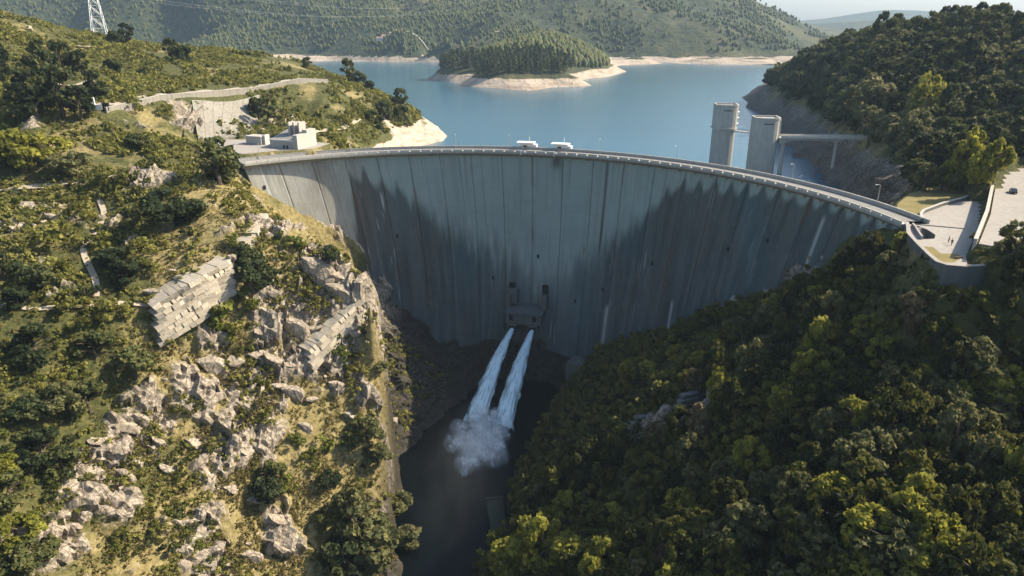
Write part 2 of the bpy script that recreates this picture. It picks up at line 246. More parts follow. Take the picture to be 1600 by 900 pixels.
GROUND = [(-61.5,310.1,-65.5),(-47.1,311.9,-81.3),(-31.9,312.3,-93.6),(-12.8,312.8,-93.1),(0,311.8,-93),(15.7,308,-93),(29.5,301.5,-96.7),(38.7,297.1,-92.7),(48,292.8,-88.7),(60.9,284.4,-80.5),(68.8,277.6,-73.2),(76.6,270.9,-66),(82.9,263.1,-58),(89.2,255.3,-50),(98.3,239.5,-36.7),(102.1,230.1,-29.7),(105.8,220.7,-22.8),(109.6,207.4,-12.9),(111.7,198.4,-5.6),(-61.5,324.1,-65.5),(-47.1,325.9,-81.3),(-31.9,326.3,-93.6),(-12.8,326.8,-93.1),(0,325.8,-93),(15.7,322,-93),(29.5,315.5,-96.7),(48,306.8,-88.7),(60.9,298.4,-80.5),(76.6,284.9,-66),(89.2,269.3,-50),(98.3,253.5,-36.7),(105.8,234.7,-22.8),(109.6,221.4,-12.9),(111.7,212.4,-5.6),(-112,281,-4),(-106,284,-13),(-98,288,-24),(-90,293,-34),(-82,297,-44),(-76,299,-50),(-70,301,-56),(-110,296,1),(-100,305,-2),(-90,308.5,-12),(-80,312,-22),(-70,315,-33.5),(-60,318,-45),(-100.4,253.2,-4),(-95.2,247.9,-9),(-86.7,242.1,-13),(-79.5,240.1,-16),(-73,234.7,-17),(-66.6,229.4,-18),(-56,221.3,-20),(-49.3,214,-22),(-44.6,202.7,-24),(-46.8,213,-27.9),(-45.2,207,-41.4),(-43.5,198,-55.4),(-41.8,187,-72.3),(-40.6,180,-84.1),(-38.2,171,-96.3),(-36.3,166,-102.8),(-101,272,-20),(-93,270,-27),(-82,262,-34),(-76,255,-40),(-70,248,-46),(-64,243,-54),(-58,238,-62),(-50,230,-85),(-40,222,-102),(-90,284,-36),(-82,283,-44),(-74,282,-52),(-66,278.5,-59),(-58,275,-66),(-52,268.5,-77),(-46,262,-88),(-43,251,-95),(-40,240,-102),(-94.8,189.4,-25),(-82.3,195.8,-27.7),(-70.5,201.4,-30),(-58,207,-32.3),(-107,174.3,-30.4),(-93.2,182.3,-34.2),(-81.1,188.7,-37.3),(-69.6,194.3,-39.9),(-55.4,200.7,-43),(-126.5,151.2,-29.8),(-116.5,159.2,-34.2),(-104.9,167.2,-38.6),(-91.6,175.2,-42.9),(-79.8,181.6,-46.5),(-68.5,187.2,-49.5),(-54.7,193.6,-53),(-123.8,145.3,-35.3),(-114.3,153.3,-40.2),(-103.1,161.3,-45),(-90.2,169.3,-49.9),(-75.6,177.3,-54.8),(-62.6,183.7,-58.7),(-50.4,189.3,-62.1),(-121.1,139.4,-40.4),(-112.1,147.4,-45.8),(-101.3,155.4,-51.2),(-88.7,163.4,-56.5),(-74.5,171.4,-61.9),(-61.8,177.8,-66.2),(-49.8,183.4,-69.9),(-118.3,133.5,-45.2),(-109.7,141.5,-51),(-99.3,149.5,-56.9),(-87.2,157.5,-62.8),(-73.3,165.5,-68.7),(-60.9,171.9,-73.4),(-49.1,177.5,-77.5),(-115.3,127.6,-49.4),(-107.2,135.6,-55.9),(-97.3,143.6,-62.3),(-85.6,151.6,-68.7),(-72.1,159.6,-75.1),(-60,166,-80.3),(-48.5,171.6,-84.8),(-112.2,121.7,-53.3),(-104.6,129.7,-60.2),(-95.2,137.7,-67.2),(-84,145.7,-74.2),(-70.9,153.7,-81.2),(-59.1,160.1,-86.8),(-46.1,166.5,-92.4),(-117.9,100.4,-41.3),(-114.6,108.4,-48.8),(-109.3,116.4,-56.3),(-102.2,124.4,-63.8),(-93.3,132.4,-71.3),(-82.4,140.4,-78.8),(-69.7,148.4,-86.3),(-55.1,156.4,-93.8),(-40.3,163.6,-100.6),(-73.3,208.2,-18.5),(-68.1,211.2,-18.4),(-62.6,213.6,-19.2),(-56.9,215.4,-20.9),(-53,215.8,-23.3),(-67.6,207.7,-23.7),(-62.1,209.5,-25.5),(-56.5,211.3,-27.3),(-51.6,210.9,-31.6),(-48.6,211,-33.9),(-47.1,205.5,-43),(-46,199.8,-51.7),(-45,192.9,-61.9),(-69,216,-14.5),(-76.3,220,-12.4),(-103.9,186,-21.6),(-95.5,194,-17),(-88.7,205,-13.8),(-85.8,212,-10.1),(-86.4,227,-6.6),(-101.1,178.5,-31.4),(-93.8,186,-27.7),(-85,197,-22.9),(-136.1,170,-17),(-126.4,176,-17.6),(-115.6,181,-19.6),(-152.3,197,-7.6),(-136,201,-8.8),(-119.1,205,-11.1),(-106.2,212,-10.1),(-101.8,224,-2.6),(-117.7,226,-3.1),(-140.4,228,-3.6),(-156.1,222,-4.2),(-175.2,232,-2.3),(-183.3,246,3.7),(-169.9,246,2.5),(-157.3,248,2.1),(-133.9,238,0.8),(-117.4,246,0.2),(-109.9,256,0.5),(-110.1,270,2.6),(-150.6,262,4.1),(-130.1,270,2.6),(-125.5,290,4.3),(-156.6,170,-17),(-177.9,200,-8.5),(-210.7,245,1.6),(-149,150,-29.1),(-187.2,170,-17),(-177.3,309.7,19),(-172,323.5,19.2),(-166.7,337.4,19.5),(-160.7,352.5,19.8),(-154.7,367.7,20),(-148.1,382.1,20.2),(-141.5,396.4,20.5),(-132.7,408.8,20.8),(-123.8,421.2,21),(-113.8,441.1,21),(-162.9,328.6,17.5),(-152.6,346.4,18),(-144,327.7,3),(-137.2,335.8,3),(-130.4,343.9,3),(-129.3,357.7,3.5),(-128.3,371.4,4),(-121.1,381.8,3.5),(-113.9,392.3,3),(-198.6,270,8.9),(-186.8,275,9.3),(-176,282,8.2),(-158.6,288,7.2),(-146.5,296,7.3),(-214.2,295,15.4),(-188,295,12.8),(-163.2,315,11.4),(-236.5,332,28.1),(-209,345,26.5),(-195.9,400,23),(-269.9,385,40.3),(-251.5,420,33.9),(-220.7,455,30.4),(-181.4,455,24.6),(-144.5,440,23.7),(-309.5,450,60.9),(-296.7,520,44.4),(-299.2,480,52.9),(-276,545,40.4),(-245.2,560,35.5),(-211,600,28.2),(-175,620,22.2),(-121.8,570,10.2),(-91.9,540,3.1),(-75,520,-4.1),(-107.4,470,9.6),(-108,400,10.8),(-119.9,370,14),(-86.6,455,-3),(-68.2,470,-6.9),(-94.3,370,2.5),(-85.5,390,-3.7),(-76.2,440,-9),(-42.8,493,-20),(-43.9,480.1,-20),(-45,467.3,-20),(-62.2,451.5,-20),(-78,330,-17),(-76,342.5,-17.8),(-74,355,-18.5),(-72,367.5,-19.2),(-70,380,-20),(-69.3,393.3,-20),(-68.7,406.7,-20),(-68,420,-20),(-60,330,-40),(-45,400,-42),(-32.5,440,-41),(-20,480,-40),(-25,520,-41),(-30,560,-42),(-50,600,-42),(-70,640,-42),(-90,680,-42),(-126.7,706.7,-43),(-163.3,733.3,-44),(-200,760,-45),(-240,768,-45),(-280,776,-45),(-320,784,-45),(-360,792,-45),(-400,800,-45),(-95,610,-22),(-122.5,650,-22),(-150,690,-22),(-205,705,-22),(-260,720,-22),(-300,725,-21.5),(-340,730,-21),(-380,735,-20.5),(-420,740,-20),(-350,400,60),(-385,460,67.5),(-420,520,75),(-460,580,72.5),(-500,640,70),(-566.7,660,66.7),(-633.3,680,63.3),(-700,700,60),(-330,250,35),(-360,150,30),(-300,60,0),(-275,0,-10),(-250,-60,-20),(-600,200,70),(-600,100,65),(-600,0,60),(-550,-100,55),(-500,-200,50),(-7.5,160,-97.2),(8.8,149.2,-87.1),(23.3,132.3,-71.2),(40.6,115.2,-55.2),(55.6,105.3,-45.9),(68.5,97.2,-38.3),(87,92.6,-33.9),(102.1,86.9,-28.6),(0,188,-97.9),(19.3,171.1,-84.3),(33.4,147.8,-65.7),(51.6,130.5,-51.8),(67.8,120.1,-43.4),(83.1,113.2,-37.9),(99.8,110.5,-35.7),(12.1,223.2,-96.6),(30.5,187,-72.3),(43.3,159.6,-54),(62,142.8,-42.7),(77.8,130.2,-34.3),(93.7,126.8,-32),(109.3,125.9,-31.4),(122.3,118.6,-26.5),(26.7,255.5,-86.9),(44.3,212,-63.1),(57.8,184.2,-47.9),(75.5,160.5,-34.9),(89.1,142,-24.7),(101.8,139,-23.1),(114.8,137.2,-22.1),(43.9,267.1,-77.8),(57.7,225,-57.2),(78.3,190.8,-40.4),(93.5,165.6,-28.1),(107.4,149.4,-20.2),(118,143.6,-17.3),(73.9,244.4,-53),(82,203.4,-35.2),(94.3,170.1,-20.8),(128.5,134.2,-5.2),(99.9,202.4,-21.7),(105.8,178.6,-13),(106.3,153.8,-3.8),(115.2,145.9,-0.9),(122,150,5),(135,142,14),(160,150,22),(173.3,163.3,26.3),(186.7,176.7,30.7),(200,190,35),(207.5,207.5,32.5),(215,225,30),(225,250,22),(180,120,38),(230,150,44),(250,185,43),(270,220,42),(280,260,41),(290,300,40),(295,350,40),(300,400,40),(150,90,18),(170,40,30),(150,-20,10),(135,-60,5),(120,-100,0),(400,150,60),(410,225,57.5),(420,300,55),(420,400,51.5),(420,500,48),(400,600,38),(380,700,28),(355,775,14),(330,850,0),(97.5,150,-6.5),(97.5,155,-7.2),(97.5,160,-8),(99.5,169,-9),(102.5,178,-10),(106,186,-9),(98,146,-4.5),(104,146,-2.5),(111,147,0),(120,215,-14),(128,240,-22),(134,260,-21.2),(140,280,-20.5),(146,296,-20.5),(152,312,-20.5),(156,328.5,-20.2),(160,345,-20),(163.3,363.3,-20),(166.7,381.7,-20),(170,400,-20),(173,416,-20),(176,432,-20),(179,448,-20),(182,464,-20),(185,480,-20),(189.3,497.1,-20),(193.6,514.3,-20),(197.9,531.4,-20),(202.1,548.6,-20),(206.4,565.7,-20),(210.7,582.9,-20),(215,600,-20),(218.1,617.5,-20),(221.2,635,-20),(224.4,652.5,-20),(227.5,670,-20),(230.6,687.5,-20),(233.8,705,-20),(236.9,722.5,-20),(240,740,-20),(244.4,758,-20.8),(248.8,776,-21.6),(253.2,794,-22.4),(257.6,812,-23.2),(262,830,-24),(115,300,-45),(122.5,350,-45),(130,400,-45),(140,450,-45),(150,500,-45),(158,540,-45),(166,580,-45),(174,620,-45),(182,660,-45),(190,700,-45),(202.5,742.5,-44.2),(215,785,-43.5),(227.5,827.5,-42.8),(240,870,-42),(116,203,-2),(124,220,-4),(138,240,-3),(148,255,-3.5),(158,270,-4),(162.7,283.3,-4),(167.3,296.7,-4),(172,310,-4),(175,325.7,-3),(178,341.3,-2),(181,357,-1),(184,371.3,-1),(187,385.7,-1),(190,400,-1),(193,414,-1.2),(196,428,-1.4),(199,442,-1.6),(202,456,-1.8),(205,470,-2),(208,484.4,-1.9),(211,498.9,-1.8),(214,513.3,-1.7),(217,527.8,-1.6),(220,542.2,-1.4),(223,556.7,-1.3),(226,571.1,-1.2),(229,585.6,-1.1),(232,600,-1),(234.9,615,-1.1),(237.8,630,-1.2),(240.6,645,-1.4),(243.5,660,-1.5),(246.4,675,-1.6),(249.2,690,-1.8),(252.1,705,-1.9),(255,720,-2),(214.3,400,19.5),(192.3,352,5),(212.2,362,13.3),(210.3,330,8),(237.8,382,25.6),(232.6,345,18.1),(227.2,312,10.4),(263.4,372,30.8),(203.6,275,3),(221.1,470,21.7),(200.6,445,4.1),(219.4,560,10.9),(244.2,600,18.1),(245.6,690,2.4),(254,640,21.2),(246.8,530,32),(249.9,475,36.5),(264.9,445,39.8),(298,425,39),(315.5,400,39.8),(241.9,300,25.3),(10,285,-112),(1,267.5,-112.5),(-8,250,-113),(-13,232.5,-113),(-18,215,-113),(-24,185,-113),(-25,167.5,-113),(-26,150,-113),(-26.7,133.3,-113),(-27.3,116.7,-113),(-28,100,-113),(-28.5,82.5,-113),(-29,65,-113),(-29.5,47.5,-113),(-30,30,-113),(-30,13.3,-113),(-30,-3.3,-113),(-30,-20,-113),(-30,-36.7,-113),(-30,-53.3,-113),(-30,-70,-113),(-30,-86.7,-113),(-30,-103.3,-113),(-30,-120,-113),(22,268,-104),(15,251.5,-103.5),(8,235,-103),(-3,205,-103),(-6.5,187.5,-103.5),(-10,170,-104),(-10.7,153.3,-104),(-11.3,136.7,-104),(-12,120,-104),(-11.3,100,-104),(-10.7,80,-104),(-10,60,-104),(-10,42.5,-104),(-10,25,-104),(-10,7.5,-104),(-10,-10,-104),(-10,-27.5,-104),(-10,-45,-104),(-10,-62.5,-104),(-10,-80,-104),(-36,250,-106),(-42,225,-105),(-39.5,200,-106),(-37,178,-106),(-34,160,-106),(-36,140,-105),(-42,125,-104),(-45,107.5,-104),(-48,90,-104),(-48.4,72,-104),(-48.8,54,-104),(-49.2,36,-104),(-49.6,18,-104),(-50,0,-104),(-50,-17.1,-104),(-50,-34.3,-104),(-50,-51.4,-104),(-50,-68.6,-104),(-50,-85.7,-104),(-50,-102.9,-104),(-50,-120,-104),(40,100,-80),(40,65,-77.5),(40,30,-75),(40,-6.7,-73.3),(40,-43.3,-71.7),(40,-80,-70),(-85,80,-75),(-87.5,50,-72.5),(-90,20,-70),(-90,-13.3,-68.3),(-90,-46.7,-66.7),(-90,-80,-65),(90,20,-35),(90,-30,-32.5),(90,-80,-30),(-140,60,-45),(-143.3,20,-43.3),(-146.7,-20,-41.7),(-150,-60,-40),(0,345,-55),(20,341.7,-55),(40,338.3,-55),(60,335,-55),(73.3,313.3,-53.3),(86.7,291.7,-51.7),(100,270,-50),(0,420,-60),(60,420,-60),(46.7,480,-60),(33.3,540,-60),(20,600,-60),(100,650,-60),(66.7,700,-60),(33.3,750,-60),(0,800,-60),(75,825,-60),(150,850,-60),(-1000,900,-45),(-600,950,-60),(0,1000,-60),(400,1000,-45),(900,1000,60),(900,500,110),(900,0,90),(900,-300,60),(-1000,-300,60),(-1000,300,90),(0,-300,-113),(400,-300,60),(-400,-300,40),(650,750,60)]
# ---------------------------------------------------------------- geometry maths (numpy)
def _hash(ix, iy, s):
    h = (ix.astype(np.int64) * 374761393 + iy.astype(np.int64) * 668265263 + s * 974711) & 0x7fffffff
    h = ((h ^ (h >> 13)) * 1274126177) & 0x7fffffff
    h = ((h ^ (h >> 16)) * 1911520717) & 0x7fffffff
    return (h ^ (h >> 15)) / float(0x7fffffff)
def vnoise(x, y, s=0):
    ix, iy = np.floor(x), np.floor(y); fx, fy = x - ix, y - iy
    u, v = fx*fx*fx*(fx*(fx*6-15)+10), fy*fy*fy*(fy*(fy*6-15)+10)
    a, b, c, d = _hash(ix, iy, s), _hash(ix+1, iy, s), _hash(ix, iy+1, s), _hash(ix+1, iy+1, s)
    return (a + (b-a)*u + (c-a)*v + (a-b-c+d)*u*v)*2 - 1
def fbm(x, y, s=0, o=4, g=.5):
    r = np.zeros_like(x); a = 1.0; t = 0
    for i in range(o):
        c, n = math.cos(i*1.1), math.sin(i*1.1)
        r += a*vnoise((x*c - y*n)*2**i + 17*i, (x*n + y*c)*2**i - 9*i, s+i); t += a; a *= g
    return r/t
def facets(x, y, s=0):
    """Blocky rock relief: each cell is a tilted slab with its own height; returns (height -1..1, distance to the crack)."""
    ix, iy = np.floor(x), np.floor(y)
    d1 = np.full(x.shape, 9.0); d2 = d1.copy(); hh = np.zeros(x.shape)
    for i in (-1, 0, 1):
        for j in (-1, 0, 1):
            cx, cy = ix+i, iy+j
            px, py = cx + _hash(cx, cy, s+1), cy + _hash(cx, cy, s+2)
            dx, dy = x-px, y-py; d = dx*dx + dy*dy
            h = (_hash(cx, cy, s+3)*2-1) + 1.3*dx*(_hash(cx, cy, s+4)*2-1) + 1.3*dy*(_hash(cx, cy, s+5)*2-1)
            near = d < d1
            d2 = np.where(near, d1, np.minimum(d2, d)); hh = np.where(near, h, hh); d1 = np.where(near, d, d1)
    return hh, np.sqrt(d2) - np.sqrt(d1)
def sstep(a, b, x):
    t = np.clip((x-a)/(b-a), 0, 1); return t*t*(3-2*t)
def in_poly(x, y, poly):
    """signed distance (negative inside) to a polygon"""
    P = np.array(poly, float); inside = np.zeros(x.shape, bool); dist = np.full(x.shape, 1e9)
    for k in range(len(P)):
        a, b = P[k], P[(k+1) % len(P)]
        ex, ey = b-a
        t = np.clip(((x-a[0])*ex + (y-a[1])*ey)/(ex*ex+ey*ey), 0, 1)
        dist = np.minimum(dist, np.hypot(x-a[0]-t*ex, y-a[1]-t*ey))
        c = ((a[1] > y) != (b[1] > y))
        with np.errstate(divide='ignore', invalid='ignore'):
            xi = (b[0]-a[0])*(y-a[1])/(b[1]-a[1]) + a[0]
        inside ^= c & (x < xi)
    return np.where(inside, -dist, dist)
# the dam: arch of radius DAM_R about DAM_C; azimuth runs from +Y towards +X
DAM_C, DAM_R, DAM_M = np.array([-23.4, 178.0]), 137.0, np.array([.221, .975])
AZ0, AZ1 = math.radians(-39.6), math.radians(84.8)
def dam_face(az, d):
    """point of the downstream face at azimuth az, d metres under the crest"""
    d = np.asarray(d, float); az = np.asarray(az, float)
    s = .17*d + 5*np.sin(np.pi*np.clip(d, 0, 110)/100); r = DAM_R - .2*d
    return np.stack([DAM_C[0] + DAM_M[0]*s + r*np.sin(az), DAM_C[1] + DAM_M[1]*s + r*np.cos(az), -d + 0*az], -1)
def crest(az, off=0., z=0.):
    """point on the crest, off metres upstream of the face's upper edge"""
    r = DAM_R + off
    return np.array([DAM_C[0] + r*math.sin(az), DAM_C[1] + r*math.cos(az), z])
WATER_Z, RIVER_Z = -20.0, -105.0
PLAZA = [(101,155),(107,179),(112.6,189.5),(114,194),(118.5,193.5),(124,203),(135,212),(146,219),(152.5,217),(132.5,189.5),(111.5,161.5),(107,153.5)]
UPPER_ROAD = [(113.2,160.5),(134,188.2),(155,218.5),(170,241),(190,258),(206,246),(185,222),(160,188),(140,160),(124,150)]
LAWN = [(118.5,194),(124,203.5),(135,212.5),(147,220.5),(152,226),(153,240),(148,240),(134,229),(122,214),(116,203)]
PIT = [(113.2,188.6),(114.7,189.2),(115.3,185),(114.6,180),(112.3,176.4),(108.6,175.8),(110.5,181),(111.8,184.6)]
PLATFORM = [(-146,316),(-128,303),(-114,294),(-104,301),(-88,307),(-84,322),(-104,332),(-138,334)]
_rbf = {}
def terrain_base(x, y):
    """smooth ground height from surveyed points (multiquadric through GROUND)"""
    if not _rbf:
        P = np.array(GROUND, float); n = len(P)
        D = np.sqrt((P[:,None,0]-P[None,:,0])**2 + (P[:,None,1]-P[None,:,1])**2 + 2.0)
        A = np.zeros((n+1, n+1)); A[:n,:n] = D - np.eye(n)*.6; A[:n,n] = 1; A[n,:n] = 1
        w = np.linalg.solve(A, np.append(P[:,2], 0)); _rbf['w'], _rbf['P'] = w, P
    w, P = _rbf['w'], _rbf['P']
    sh = np.shape(x); xf, yf = np.ravel(x).astype(float), np.ravel(y).astype(float); out = np.empty(xf.shape)
    for i in range(0, len(xf), 20000):
        a = xf[i:i+20000, None]; b = yf[i:i+20000, None]
        out[i:i+20000] = np.sqrt((a-P[None,:,0])**2 + (b-P[None,:,1])**2 + 2.0) @ w[:-1] + w[-1]
    return out.reshape(sh)
def ground(x, y, detail=True):
    """ground height with relief, terraces for plaza, road and platform"""
    x = np.asarray(x, float); y = np.asarray(y, float)
    z = terrain_base(x, y)
    if detail:
        m = sstep(-112, -95, z)
        z = z + m*(fbm(x/38, y/38, 3, 3)*3.0 + fbm(x/11, y/11, 8, 3)*1.1)
    for poly, lvl, w in ((PLAZA, -.25, 3.), (UPPER_ROAD, 3.3, 2.), (LAWN, -.1, 4.), (PLATFORM, 2., 6.)):
        sd = in_poly(x, y, poly)
        k = 1 - sstep(0.3, w, sd)
        z = z*(1-k) + lvl*k
    # the spur ends in a sheer cliff over the river
    wx = np.interp(y, [150,166,171,180,187,198,207,213,225], [-34,-36,-38,-40,-40.5,-41.5,-43.5,-44.5,-47]) + 1.9*vnoise(y/6.5, y*0, 201) + .9*vnoise(y/2.4, y*0, 203) - .5; k = sstep(wx+.3, wx+2.8, x)*sstep(170, 177, y)*sstep(238, 226, y)*sstep(5, -5, x)
    z = z*(1-k) + np.minimum(z, -106.5)*k
    return np.where(in_poly(x, y, PIT) < 1.2, np.minimum(z, -4.5), z)
# ---------------------------------------------------------------- terrain
ROCK_SPOTS = [(-60.4,211.1,12),(-55,205,8),(-66,205,8),(-72,199,6),(-57,199,6),(-50.4,208.5,8),(-66.2,196,8),(-74.2,189.6,7),(-86.9,183.3,5.5),(-91.7,175.3,5.5),(-105.3,146.9,6.5),(-102.2,158.1,6),(-84.4,164.8,5.5),(-76.3,172,7),(-65.7,159.5,7.5),(-79.4,144.8,7),(-153.1,217,12.5),(-131,241.3,8),(-153.9,337.6,13),(-121.8,363.3,8),(-140.8,344.3,12),(-107.6,358.6,8),(-98.9,192.8,7),(-79.7,225,8.5),(-106.4,139.6,4),(-97.3,166.6,4.5),(-76.5,182.2,5),(-49.2,196.1,4),(-57,197.7,6),(-106.9,124.3,6),(-105.3,131.1,5),
              (96,240,5),(88,252,5),(78,266,5),(64,279,5),(102.1,230.6,7),(106.2,221.8,5.5),(30.5,279.2,7),(53.7,173.8,11),(40.6,184.3,6),(-58,296,16),(-40,300,14)]
def spread(a, b, step, far, k=1.12):
    """even spacing between a and b, growing outwards to far"""
    core = list(np.arange(a, b, step)); lo, hi = [a], [core[-1]]
    s = step
    while lo[-1] > far[0]: s = min(s*k, 60); lo.append(lo[-1]-s)
    s = step
    while hi[-1] < far[1]: s = min(s*k, 60); hi.append(hi[-1]+s)
    return np.array(lo[:0:-1] + core + hi[1:])
def grid_faces(nx, ny):
    i = np.arange(nx*ny).reshape(ny, nx)
    return np.stack([i[:-1,:-1].ravel(), i[:-1,1:].ravel(), i[1:,1:].ravel(), i[1:,:-1].ravel()], 1)
def build_terrain():
    X = spread(-150, 125, .75, (-980, 880)); Y = spread(98, 315, .75, (-280, 1010))
    x, y = np.meshgrid(X, Y); z = ground(x, y)
    e = .8; zx = (terrain_base(x+e, y) - terrain_base(x-e, y))/(2*e); zy = (terrain_base(x, y+e) - terrain_base(x, y-e))/(2*e)
    steep = np.hypot(zx, zy); nl = np.sqrt(1+steep**2); N = np.stack([-zx/nl, -zy/nl, 1/nl], -1)
    rock = np.zeros(x.shape)
    for a, b, r in ROCK_SPOTS:
        q = np.hypot(x-a, y-b)/r; rock = np.maximum(rock, np.exp(-q*q*1.1))
    left = sstep(10, -25, x)*sstep(90, 120, y)*sstep(330, 300, y)
    nz = fbm(x/9, y/9, 21, 4)
    rock = rock*.90 + left*(.09 + .30*sstep(1.8, 4.0, steep)) + nz*.55
    rock = np.maximum(rock, .62*sstep(-48, -66, z)*sstep(-66, -54, x)*sstep(196, 214, y)*sstep(318, 306, y)*sstep(40, 10, x)); rock = np.maximum(rock, .5*sstep(-46, -40, x)*sstep(-24, -34, z)*sstep(120, 150, y)*sstep(30, 0, x)*sstep(240, 225, y))
    u, v = .52*x + .85*y + 2*fbm(x/9, y/9, 88, 2), -.85*x + .52*y + 2*fbm(x/9, y/9, 89, 2)
    f1, c1 = facets(u/12, v/5.5, 5); f2, c2 = facets(u/4.6, v/2.6, 9); f3, c3 = facets(u/1.9, v/1.3, 12)
    rock = rock + np.maximum(left, .4)*(.20*np.clip(f1, -1.2, 1.2) + .13*np.clip(f2, -1, 1)) - .02
    rock = np.clip(rock, 0, 1)
    rr = np.hypot(x-DAM_C[0], y-DAM_C[1])
    upstream = (rr > DAM_R+1)*(y > np.where(x < 0, 262, 203))
    shore = upstream*sstep(-10, -13, z + 2.5*fbm(x/14, y/14, 31, 3))
    shore = np.maximum(shore, upstream*np.exp(-(((x+72)/16)**2 + ((y-470)/38)**2)))
    wet_shade = np.clip(sstep(-50, -72, z)*sstep(-64, -50, x + .0*y)*sstep(196, 214, y)*sstep(60, 30, x) + sstep(-97, -102, z) + sstep(-45, -38, x)*sstep(-30, -46, z)*sstep(140, 165, y)*sstep(30, 0, x), 0, 1)  # gorge and cliff shade painted dark; only the river margin is wet rock
    eastern = sstep(90, 110, x)*upstream; rock = np.maximum(rock, eastern*sstep(-2, -6, z)*.75); shore = shore*(1 - .9*eastern); wet_shade = np.maximum(wet_shade, .75*eastern*sstep(-3, -8, z))  # shade on the eastern lake bank painted in as dark rock, pale shore suppressed
    rivr = sstep(-96, -101, z); rock = np.maximum(rock, rivr*.34)
    flat = np.zeros(x.shape)
    for poly in (PLAZA, UPPER_ROAD, PLATFORM, LAWN): flat = np.maximum(flat, 1 - sstep(0, 2.5, in_poly(x, y, poly)))
    # broken rock: slabs dipping towards the river
    rk = sstep(.30, .60, rock)*(1-flat)
    disp = rk*(2.1*np.clip(f1, -1.2, 1.3) - 1.2*(1-sstep(0, .07, c1)) + 1.15*np.clip(f2, -1.2, 1.2) - .7*(1-sstep(0, .12, c2)) + .45*f3 - .25*(1-sstep(0, .15, c3)) + .5)
    disp += (1-rk)*(1-flat)*(fbm(x/3.2, y/3.2, 41, 3)*.45)
    cl = np.interp(y, [150,171,187,207,225], [-36,-39,-42,-45,-48]); disp *= 1 - .8*sstep(cl-1, cl+1, x)*sstep(165, 172, y)*sstep(240, 230, y)*sstep(20, 0, x)
    disp *= sstep(-130, -80, z)
    P = np.stack([x, y, z], -1) + N*disp[...,None]
    dry = .5 + .55*fbm(x/26, y/26, 51, 3)
    spur = np.exp(-(((x+72)/34)**2 + ((y-160)/34)**2)); dry = dry + .38*spur - .35*sstep(-5, 20, x)*sstep(330, 300, y)
    dry -= .22*sstep(262, 285, y)*sstep(0, -40, x)
    dry -= .30*np.exp(-(((x+118)/24)**2 + ((y-160)/40)**2))
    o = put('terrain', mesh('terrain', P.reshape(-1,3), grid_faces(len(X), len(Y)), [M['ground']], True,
                               dict(rock=np.where(flat > .5, 0, rock).ravel(), dry=np.clip(dry, 0, 1).ravel(), shore=shore.ravel(), wet_shade=wet_shade.ravel())))
    q = .25*(rk[:-1,:-1] + rk[1:,:-1] + rk[:-1,1:] + rk[1:,1:]); o.data.polygons.foreach_set('use_smooth', (q < .45).ravel())   # broken rock keeps its edges
    return o
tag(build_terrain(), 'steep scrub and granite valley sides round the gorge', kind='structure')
# far hills across the reservoir
FAR = [(-124.5,1096.4,-20),(-115.8,1013.7,-34),(-88.5,994.5,-20),(-82.3,918.9,-34),(-32.1,899.9,-20),(-29.9,830.9,-34),(23.1,863.3,-20),(21.5,796.8,-34),(64.9,909.5,-20),(60.4,839.9,-34),(123.4,1069.1,-20),(114.8,988.2,-34),(191.3,1220.9,-20),(177.9,1129.4,-34),(-99.6,1022.4,-9),(-32.6,919.4,-9),(74.4,931.2,-9),(145.2,1132.9,-9),(-71.5,1010,-5.7),(-8.9,1010,-3.1),(45.8,1040,5.7),(-19.8,1130,15.7),(52.3,1200,29.3),(107.7,1230,16.5),(-59.2,1120,1.1),(57.9,1330,35.4),(0,1330,24.5),(139.9,1330,9.1),(0,1410,22.8),(61.4,1410,32.1),(117.9,1420,15.6),(51.6,1480,26.2),(-381,1350,-45),(-281.5,1330,-45),(-172,1300,-45),(234.6,1330,-45),(343.9,1300,-45),(435.7,1300,-45),(373,1410,-45),(-225.4,1420,-45),(-478.2,1698.8,-20),(-395.7,1605,-20),(-333.2,1576,-20),(-245.5,1548,-20),(-152.7,1576,-20),(218.2,1548,-20),(297.5,1534.4,-20),(409.2,1548,-20),(541.4,1576,-20),(-1618.3,1841.9,-20),(-1132.8,1841.9,-20),(-809.2,1841.9,-20),(-455.2,1620,-8.5),(-335.3,1590,-10),(-219.3,1560,-8.8),(-147.9,1530,-7.6),(265.5,1510,-9.4),(395.6,1500,-9),(514.3,1500,-9),(-287.6,1650,23.1),(-381.2,1680,17),(-601.1,1720,10.5),(-749.5,1720,21.8),(-983.6,1740,31.4),(-1215.6,1750,38.4),(-1666.4,1750,52.6),(-307.7,1780,59.8),(-472.3,1830,82.1),(-636.7,1850,82.4),(-800.8,1870,105),(-1045,1880,112.7),(-1292,1900,143.2),(-1771.1,1900,158),(-274.5,2000,100.7),(-421.8,2080,184),(-710.1,2120,235.1),(-1073.8,2150,270.1),(-1423.3,2150,302.1),(-302.3,2400,240.9),(-618.8,2500,361),(-1272.2,2600,448.9),(-204.1,1680,41.8),(-155.1,1800,74.4),(-98.6,1920,111),(-17.6,2080,167.9),(115.2,2300,267.9),(-223.1,1600,24),(-149.9,1560,14.5),(-54.4,1560,27.3),(-58,1680,66.2),(45.8,1780,95.5),(143.7,1660,52.7),(155.6,1820,110.8),(281.8,1620,32.9),(305.4,1780,95.5),(422.7,1620,32.9),(465.3,1800,74.4),(537,1620,19.6),(607.6,1850,60.1),(184.2,2200,242),(361.7,2150,213.2),(517.6,2180,170.1),(677.3,2200,122.9),(815,2250,74.3),(909.6,2280,41.4),(987.5,2300,3.7),(1090.2,2300,-32.4),(653.5,1700,11),(752.7,1750,-12),(-2600,1500,150),(-2600,2500,300),(2600,1500,-40),(2600,2600,-40),(2600,3600,-40),(1800,2000,-40),(0,3600,250),(-2000,3600,300),(1400,3000,20),(700,3000,120),(-2600,1440,100)]
_far = {}
